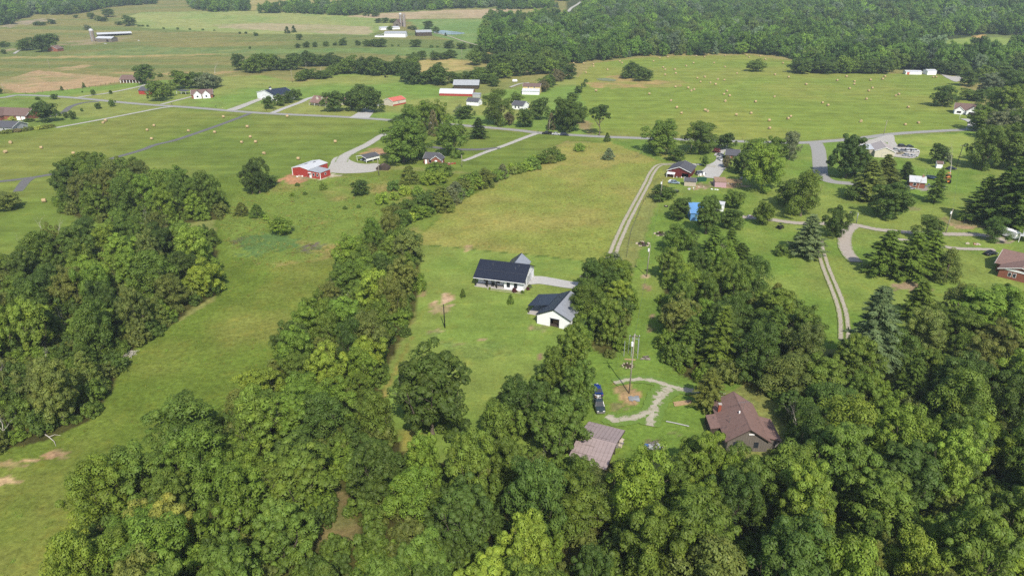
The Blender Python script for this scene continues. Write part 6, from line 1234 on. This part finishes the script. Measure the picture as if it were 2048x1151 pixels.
# tall metal frame of posts and rungs
o = at(1262, 713, 'metal_frame', 'tall metal frame of posts and ladder rungs beyond the gravel loop', 'frame', -.12)
for x_, y_, hh in ((-1.7, 0, 4.2), (-.6, 1.5, 4.4), (.0, 0, 5.2), (.5, 1.5, 5.2), (1.5, -.6, 5.0), (1.6, 1.8, 4.6)): MB().tube((x_, y_, -.2), (x_, y_, hh), .07, .06, 8).build('post', M['groof'], o)
for a, b_ in (((0, 0, 5.2), (.5, 1.5, 5.2)), ((.5, 1.5, 5.2), (1.6, 1.8, 4.6)), ((0, 0, 5.2), (1.5, -.6, 5.0)), ((1.5, -.6, 5.0), (1.6, 1.8, 4.6))): MB().tube(a, b_, .05, .05, 6).build('rail', M['groof'], o)
for k in range(5): MB().tube((0, 0, 2.6+k*.5), (.5, 1.5, 2.6+k*.5), .035, .035, 6).build('rung', M['groof'], o)
o = at(1260, 719, 'timber_beam', 'squared timber beam lying on the grass below the metal frame', 'timber', -.15); MB().box(-1.3, 1.3, -.13, .13, 0, .22).build('beam', M['lumber'], o)
o = at(1255, 731, 'fire_ring', 'blackened fire ring edged with stones', 'fire pit')
for k in range(9): a = k*.7+.1; MB().tube((math.cos(a)*1.2, math.sin(a)*1.1, -.05), (math.cos(a)*1.2, math.sin(a)*1.1, R.uniform(.15, .3)), .2, .13, 6).build('stone', M['stone'], o)
o = at(1289, 716, 'woodpile', 'rough heap of cut wood beside the metal frame', 'woodpile')
for k in range(14): a = R.uniform(-.4, .4); c = Vector((R.uniform(-.8, .8), R.uniform(-.9, .9), .12+.1*(k//5))); d = Vector((math.cos(a), math.sin(a), 0))*.45; MB().tube(c-d, c+d, .13, .12, 7).build('log', M[R.choice(('wood', 'wooddk', 'pole'))], o)
o = at(1366, 806, 'lumber_stack', 'stack of new orange-brown boards on the grass', 'lumber', .22)
for k in range(10): MB().box(-2.0+R.uniform(-.4, .3), 2.0+R.uniform(-.3, .3), -.7+.28*(k % 5), -.7+.28*(k % 5)+.24, .02+.12*(k//5), .12+.12*(k//5)).build('board', M['lumber'], o)
def heap(px, py, label, n_, sx, sy, mats, name='scrap_heap', cat='scrap', zmax=.7):
    o = at(px, py, name, label, cat)
    for k in range(n_):
        x_, y_ = R.uniform(-sx, sx), R.uniform(-sy, sy); w_, d_, h_ = R.uniform(.15, .5), R.uniform(.15, .5), R.uniform(.1, zmax)
        q = MB().box(-w_, w_, -d_, d_, 0, h_).build('piece', M[R.choice(mats)], o); q.location = (x_, y_, 0); q.rotation_euler = (R.uniform(-.2, .2), R.uniform(-.2, .2), R.uniform(0, 3))
    return o
heap(1307, 893, 'trash heap of white and blue scraps on bare earth', 16, 1.4, 1.1, ('trim', 'grey', 'junk', 'tarp', 'junk', 'trim', 'wood', 'grey')); heap(1238, 884, 'pale debris piled beside the metal-roofed shed', 10, .8, 1.8, ('trim', 'stone', 'junk', 'wood')); heap(1236, 866, 'buckets and red scraps at the shed corner', 6, .6, .5, ('trim', 'red', 'lumber'), zmax=.5)
heap(1370, 355, 'clutter of boxes in front of the dark red garage', 14, 4.0, .8, ('trim', 'lumber', 'wooddk', 'grey', 'pink')); heap(1384, 378, 'pale scraps on the grass below the garden shed', 12, 2.6, 1.2, ('trim', 'lumber', 'pink', 'grey'), zmax=.4); heap(1342, 362, 'long pale scraps on the grass by the dark red garage', 8, 1.5, .8, ('trim', 'grey')); heap(1396, 373, 'boards strewn beside the garden shed', 8, 2.4, .8, ('lumber', 'stone'), zmax=.3)
heap(1468, 366, 'timber offcuts around the half-built shed', 16, 3.4, 2.2, ('lumber', 'lumber', 'wooddk', 'trim')); heap(1490, 358, 'dark junk heap in the tree shade behind the half-built shed', 10, 2.6, 1.4, ('junk', 'wooddk', 'navy', 'grey')); heap(1428, 379, 'white boards on the grass before the half-built shed', 5, 1.6, .4, ('trim',), zmax=.25); heap(1402, 352, 'pale rubbish overflowing the green dumpster', 8, 1.6, .9, ('trim', 'lumber', 'cream'), zmax=1.9)
heap(1862, 373, 'scattered scrap metal on the lawn beside the bungalow', 22, 4.8, 2.0, ('junk', 'trim', 'steel', 'tarp', 'grey')); heap(1826, 366, 'white goods piled against the bungalow', 9, 2.2, 1.0, ('trim', 'grey', 'tarp')); heap(604, 353, 'white rubble in front of the red workshop', 12, 2.4, .8, ('stone', 'trim', 'grey')); heap(1500, 433, 'pink and white clutter beside the lane end', 8, 1.4, .8, ('trim', 'pink', 'wooddk')); heap(1945, 488, 'flower pots and stones in the garden bed', 12, 2.2, .8, ('red', 'stone', 'pink', 'stone'), 'garden_pots', 'garden pots', .4); heap(900, 328, 'red brick rubble beside the brick house deck', 8, 2.4, .8, ('brick', 'red', 'stone'))
heap(208, 88, 'pale boulders below the hillside silo', 5, 6, 2, ('stone', 'whroof'), 'rock_heap', 'rocks', 1.0); heap(278, 82, 'white trough on the far pasture', 3, 1.5, .6, ('whroof',), 'water_trough', 'trough', 1.2)
o = at(1268, 797, 'crumpled_tarp', 'crumpled grey-blue tarp on the earth mound', 'tarp'); bm = bmesh.new(); bmesh.ops.create_grid(bm, x_segments=14, y_segments=14, size=0.95)
for v in bm.verts: v.co.z = .06+.35*max(0, vnoise(v.co.x*1.6+5, v.co.y*1.6).item())*max(0, 1.4-v.co.length)/1.4; v.co.x *= 1+.3*vnoise(v.co.y*2, 3).item(); v.co.y *= .7+.5*vnoise(v.co.x*2, 9).item()
me_ = bpy.data.meshes.new('tarp'); bm.to_mesh(me_); bm.free(); link('sheet', me_, o, am('faded_tarp', (160,164,166), 0.7, var=.3))
def stone_bed(px, py, rx, ry, label):
    o = at(px, py, 'stone_flower_bed', label, 'flower bed'); n_ = 22
    for k in range(n_): a = 6.283*k/n_; c = (math.cos(a)*rx, math.sin(a)*ry); MB().tube((c[0], c[1], -.05), (c[0], c[1], .28), .3, .22, 6).build('stone', M['stone'], o).rotation_euler = (0, 0, k)*1
    MB().tube((0, 0, -.1), (0, 0, .08), 1, 1, 24).build('soil', M['wooddk'], o).scale = (rx*.95, ry*.95, 1)
    for k in range(5):
        c = R.choice(KIND['shrub']); q = link('plant', c[0], o); q.location = (R.uniform(-.6, .6)*rx, R.uniform(-.6, .6)*ry, .05); q.scale = (.2, .2, .22); q.color = TINT[R.choice(('mid', 'rust', 'olive'))]+(1,)
stone_bed(1286, 488, 1.9, 2.3, 'oval stone-edged flower bed with plants on the lawn strip'); stone_bed(1320, 468, 1.7, 2.0, 'stone-edged flower bed tucked under the big lawn tree')
o = at(1332, 413, 'tyre_planter', 'round black tyre planter on the grass', 'planter'); MB().tube((0, 0, 0), (0, 0, .35), .8, .75, 18).build('tyre', M['rubber'], o); MB().tube((0, 0, .33), (0, 0, .40), .45, .3, 12).build('filling', M['stone'], o)
o = at(1351, 385, 'utility_trailer', 'small dark utility trailer on the grass', 'trailer', .3); MB().box(-1.2, 1.2, -.8, .8, .45, .95).build('bed', M['black'], o); MB().tube((1.2, 0, .5), (2.2, 0, .4), .05).build('drawbar', M['steel'], o); MB().box(-.9, .6, -.6, .6, .95, 1.25).build('load', M['junk'], o)
for sg in (-1, 1): MB().tube((0, sg*.8, .35), (0, sg*1.0, .35), .35, .35, 12).build('wheel', M['rubber'], o)
o = at(1402, 362, 'dumpster', 'green dumpster between the sheds', 'dumpster', .25); MB().prism([(-1.9, -1.1, .1), (1.9, -1.1, .1), (2.2, -1.1, 1.5), (-2.2, -1.1, 1.5)], (0, 2.2, 0)).build('bin', M['green'], o); MB().box(-2.25, 2.25, -1.18, -1.12, 1.4, 1.55).build('rim', M['green'], o)
o = at(1862, 357, 'trampoline', 'dark round trampoline with net poles on the lawn', 'trampoline'); MB().tube((0, 0, .85), (0, 0, .95), 2.0, 2.0, 20).build('mat', M['black'], o)
for k in range(8): a = k*.785; MB().tube((math.cos(a)*2.1, math.sin(a)*2.1, 0), (math.cos(a)*2.1, math.sin(a)*2.1, 2.6), .05, .05, 6).build('net_pole', M['poledk'], o)
MB().tube((0, 0, .82), (0, 0, 1.0), 2.2, 2.2, 20, False).build('rim', M['tarp'], o)
o = at(1029, 165, 'propane_tank', 'white round tank in the dry grass near the yellow barn', 'tank'); mb = MB()
for k in range(6): mb.tube((-1.6+k*.0, 0, 1.4), (1.6, 0, 1.4), 1.1, 1.1, 14) if k == 0 else mb.tube((1.6+.18*(k-1), 0, 1.4), (1.6+.18*k, 0, 1.4), 1.1*math.cos((k-1)*.28), 1.1*math.cos(k*.28), 14)
mb.build('tank', M['white'], o); MB().box(-1.2, -.9, -.7, .7, 0, .5).build('leg', M['steel'], o); MB().box(.9, 1.2, -.7, .7, 0, .5).build('leg', M['steel'], o)
# things on the porch and by the white house
for dx, dy, kd, tn, lb in ((5.0, -.9, .42, 'rust', 'reddish shrub under the front windows of the white house'), (7.4, -1.0, .3, 'mid', 'low green shrub at the front corner of the white house'), (8.3, 1.6, .30, 'rust', 'small red shrub on the garage side of the white house'), (8.5, 3.2, .36, 'grey', 'round grey shrub on the garage side of the white house'), (-2.4, -1.2, .24, 'lime', 'tiny bright shrub at the porch edge of the white house')):
    c, s_ = math.cos(HOUSE.rz), math.sin(HOUSE.rz); q = link('shrub', KIND['shrub'][1][0]); q.location = HOUSE.o.location+Vector((c*dx-s_*dy, s_*dx+c*dy, 0)); q.scale = (kd, kd, kd*1.1); q.color = TINT[tn]+(1,); tag(q, lb, 'shrub')
c, s_ = math.cos(HOUSE.rz), math.sin(HOUSE.rz)
for dx, dy, lb in ((-4.2, 1.2, 'dark porch armchair at the end of the porch'), (-2.2, .9, 'dark porch armchair by the front step')):
    o = empty('porch_chair', HOUSE.o.location+Vector((c*dx-s_*dy, s_*dx+c*dy, .16)), HOUSE.rz); tag(o, lb, 'chair'); MB().box(-.35, .35, -.3, .3, .35, .45).build('seat', M['black'], o); MB().box(-.35, .35, .25, .33, .45, 1.05).build('backrest', M['black'], o)
    for x_ in (-.32, .32): MB().box(x_-.03, x_+.03, -.3, .3, 0, .62).build('arm', M['black'], o)
o = at(262, 709, 'brush_pile', 'grey pile of cut brush at the edge of the left wood', 'brush pile'); mb = MB()
for k in range(40):
    a = R.uniform(0, 3.14); c = Vector((R.uniform(-1.2, 1.2), R.uniform(-1.2, 1.2), R.uniform(.1, .7))); d = Vector((math.cos(a), math.sin(a), R.uniform(-.25, .25)))*R.uniform(.5, 1.2); mb.tube(c-d, c+d, .05, .02, 4)
b_ = mb.build('branches', DEADWOOD, o); b_['kind'] = 'stuff'
o = at(105, 880, 'fallen_branch', 'pale fallen branch on the meadow edge', 'branch', -.5); MB().path([Vector((-3, .3, .2)), Vector((-1, 0, .5)), Vector((1, -.2, .3)), Vector((2.6, -.8, .1))], [.1, .09, .06, .02], 6).build('limb', DEADWOOD, o); MB().path([Vector((-1, 0, .5)), Vector((-.2, .8, .8)), Vector((.6, 1.4, .5))], [.06, .04, .02], 5).build('twig', DEADWOOD, o)

for px_, py_, lb in ((533, 222.5, 'mailbox on a post by the drive of the white metal building'), (548, 223.5, 'mailbox by the drive of the dormered cottage'), (344, 211, 'mailbox at the mouth of the straight pale drive'), (432, 215.5, 'dark mailbox on the verge east of the twin-gabled house'), (1452, 281, 'mailbox at the brick house drive by the road'), (1076, 266, 'mailbox at the narrow brick house drive')):
    o = at(px_, py_, 'mailbox', lb, 'mailbox'); MB().box(-.07, .07, -.07, .07, -.1, 1.1).build('post', M['poledk'], o); MB().prism([(-.16, -.3, 1.1), (.16, -.3, 1.1), (.16, -.3, 1.35), (.08, -.3, 1.45), (-.08, -.3, 1.45), (-.16, -.3, 1.35)], (0, .6, 0)).build('box', M['black'], o); MB().box(.17, .2, -.1, 0, 1.3, 1.6).build('flag', M['red'], o)
# ================================================================== LABELS: each tree and bale is told by its look and what it stands near
ORD = 'first second third fourth fifth sixth seventh eighth ninth tenth eleventh twelfth thirteenth fourteenth fifteenth sixteenth seventeenth eighteenth nineteenth twentieth'.split()
def ordinal(k):
    if k == 1: return ''
    if k <= 20: return ORD[k-1]+' '
    t_, u_ = divmod(k, 10); tens = {2: 'twent', 3: 'thirt', 4: 'fort', 5: 'fift', 6: 'sixt', 7: 'sevent', 8: 'eight', 9: 'ninet'}[t_ if t_ < 10 else 9]
    return tens+('ieth ' if u_ == 0 else 'y-'+ORD[u_-1]+' ')
LAND = [('the white ranch house',1000,575),('the white gabled garage',1105,650),('the weathered board house',1492,860),('the metal-roofed shed',1190,900),('the gravel loop',1256,800),('the blue car',1194,780),('the red metal workshop',620,345),('the gravel yard carport',730,320),('the grey-roofed brick house',868,322),
 ('the cupola building',545,195),('the dormered cottage',640,208),('the salmon-roofed building',782,205),('the long red barn',915,190),('the yellow and white barn',1060,185),('the columned house',260,165),('the small red barn',295,188),('the twin-gabled house',405,195),('the long brick house',30,235),('the hillside silo',187,80),('the twin silos',805,52),('the far pond',895,66),
 ('the hay field pond',1210,160),('the house by the hay field',1930,225),('the far white shed',1862,149),('the junk cars',1815,304),('the brick bungalow',1833,372),('the orange machine',1892,362),('the dark red garage',1356,350),('the half-built pink shed',1440,372),('the blue-roofed barn',1390,430),('the oval flower bed',1286,488),('the street lamp',1712,446),('the worn earth patch',1920,447),('the camper trailer',2013,478),('the lane loop',1695,495),
 ('the southern wheel tracks',1688,675),('the brown clearing',685,1040),('the small grassy clearing',815,885),('the brush pile',262,709),('the bare earth streaks',30,925),('the dark lawn post',890,655),('the metal frame',1262,700),('the olive bush',20,410),('the three stopped cars',1110,269),('the road junction',1640,290),('the far gravel lot',1905,156),
 ('the lower left edge',420,1150),('the lower middle edge',1000,1150),('the lower right edge',1500,1150),('the bottom right corner',2030,1150),('the right edge',2030,850),('the left edge',10,640),('the meadow top',560,490),('the lone tree in the hay field',1511,143),('the tree clump in the hay field',1274,160),('the tall-trunked roadside tree',1199,270),('the junction pole',1767,269),('the two big roadside trees',1360,300),('the clump around the brick house',840,310),('the mouth of the dark drive',498,228),('the bend of the dark drive',134,341),('the hay field bend by the far wood',1595,130),('the east end of the hay field',1800,215),('the middle of the hay field',1450,200),('the north edge of the hay field',1400,113)]
LW = [(nm, G(x_, y_)) for nm, x_, y_ in LAND]
def name_all(items, phrase, group):
    """items: (object, position, look words); ranks each among all of its look by distance from a landmark"""
    by = {}
    for it in items: by.setdefault(it[2], []).append(it)
    for look, lst in by.items():
        rank = {}
        for nm, q in LW:
            for k, it in enumerate(sorted(lst, key=lambda it: (it[1].xy-q.xy).length)): rank[(id(it[0]), nm)] = k+1
        for it in lst:
            nm = min(LW, key=lambda nq: (rank[(id(it[0]), nq[0])]*6+(it[1].xy-nq[1].xy).length*0.25))[0]
            it[0]['label'] = phrase(look, ordinal(rank[(id(it[0]), nm)]), nm); it[0]['group'] = group(look)
def cap16(t_): return ' '.join(t_.split()[:16])
name_all([(o, p, c_+' '+w_) for o, w_, c_, p, lb in TREES if not lb], lambda lk, k, nm: cap16(f'{lk}, {k}nearest of its colour to {nm}'), lambda lk: {'shrub': 'shrubs and bushes', 'tree': 'trees'}.get(lk.split()[-1], 'trees')+' of the countryside')
name_all([(o, p, 'round straw-coloured hay bale') for o, p in BALES], lambda lk, k, nm: cap16(f'round hay bale, {k}nearest to {nm}'), lambda lk: 'round hay bales left on the mown fields')
# ================================================================== THE AIR
hz = MB().box(-10400, 10400, -560, 6560, min(-1.5, float(gz.min())-1.0), max(120.0, float(gz.max())+20.0)).mesh('haze')
hm = bpy.data.materials.new('haze_air'); hm.use_nodes = True; nt = hm.node_tree; nt.nodes.clear()
pv = nt.nodes.new('ShaderNodeVolumePrincipled'); mo = nt.nodes.new('ShaderNodeOutputMaterial')
pv.inputs['Color'].default_value = (0.70, 0.84, 0.94, 1); pv.inputs['Density'].default_value = 0.000125; pv.inputs['Anisotropy'].default_value = 0.0
nt.links.new(pv.outputs[0], mo.inputs['Volume']); hz.materials.append(hm)
tag(link('haze', hz), 'thin summer haze over the countryside', None, None, 'stuff')
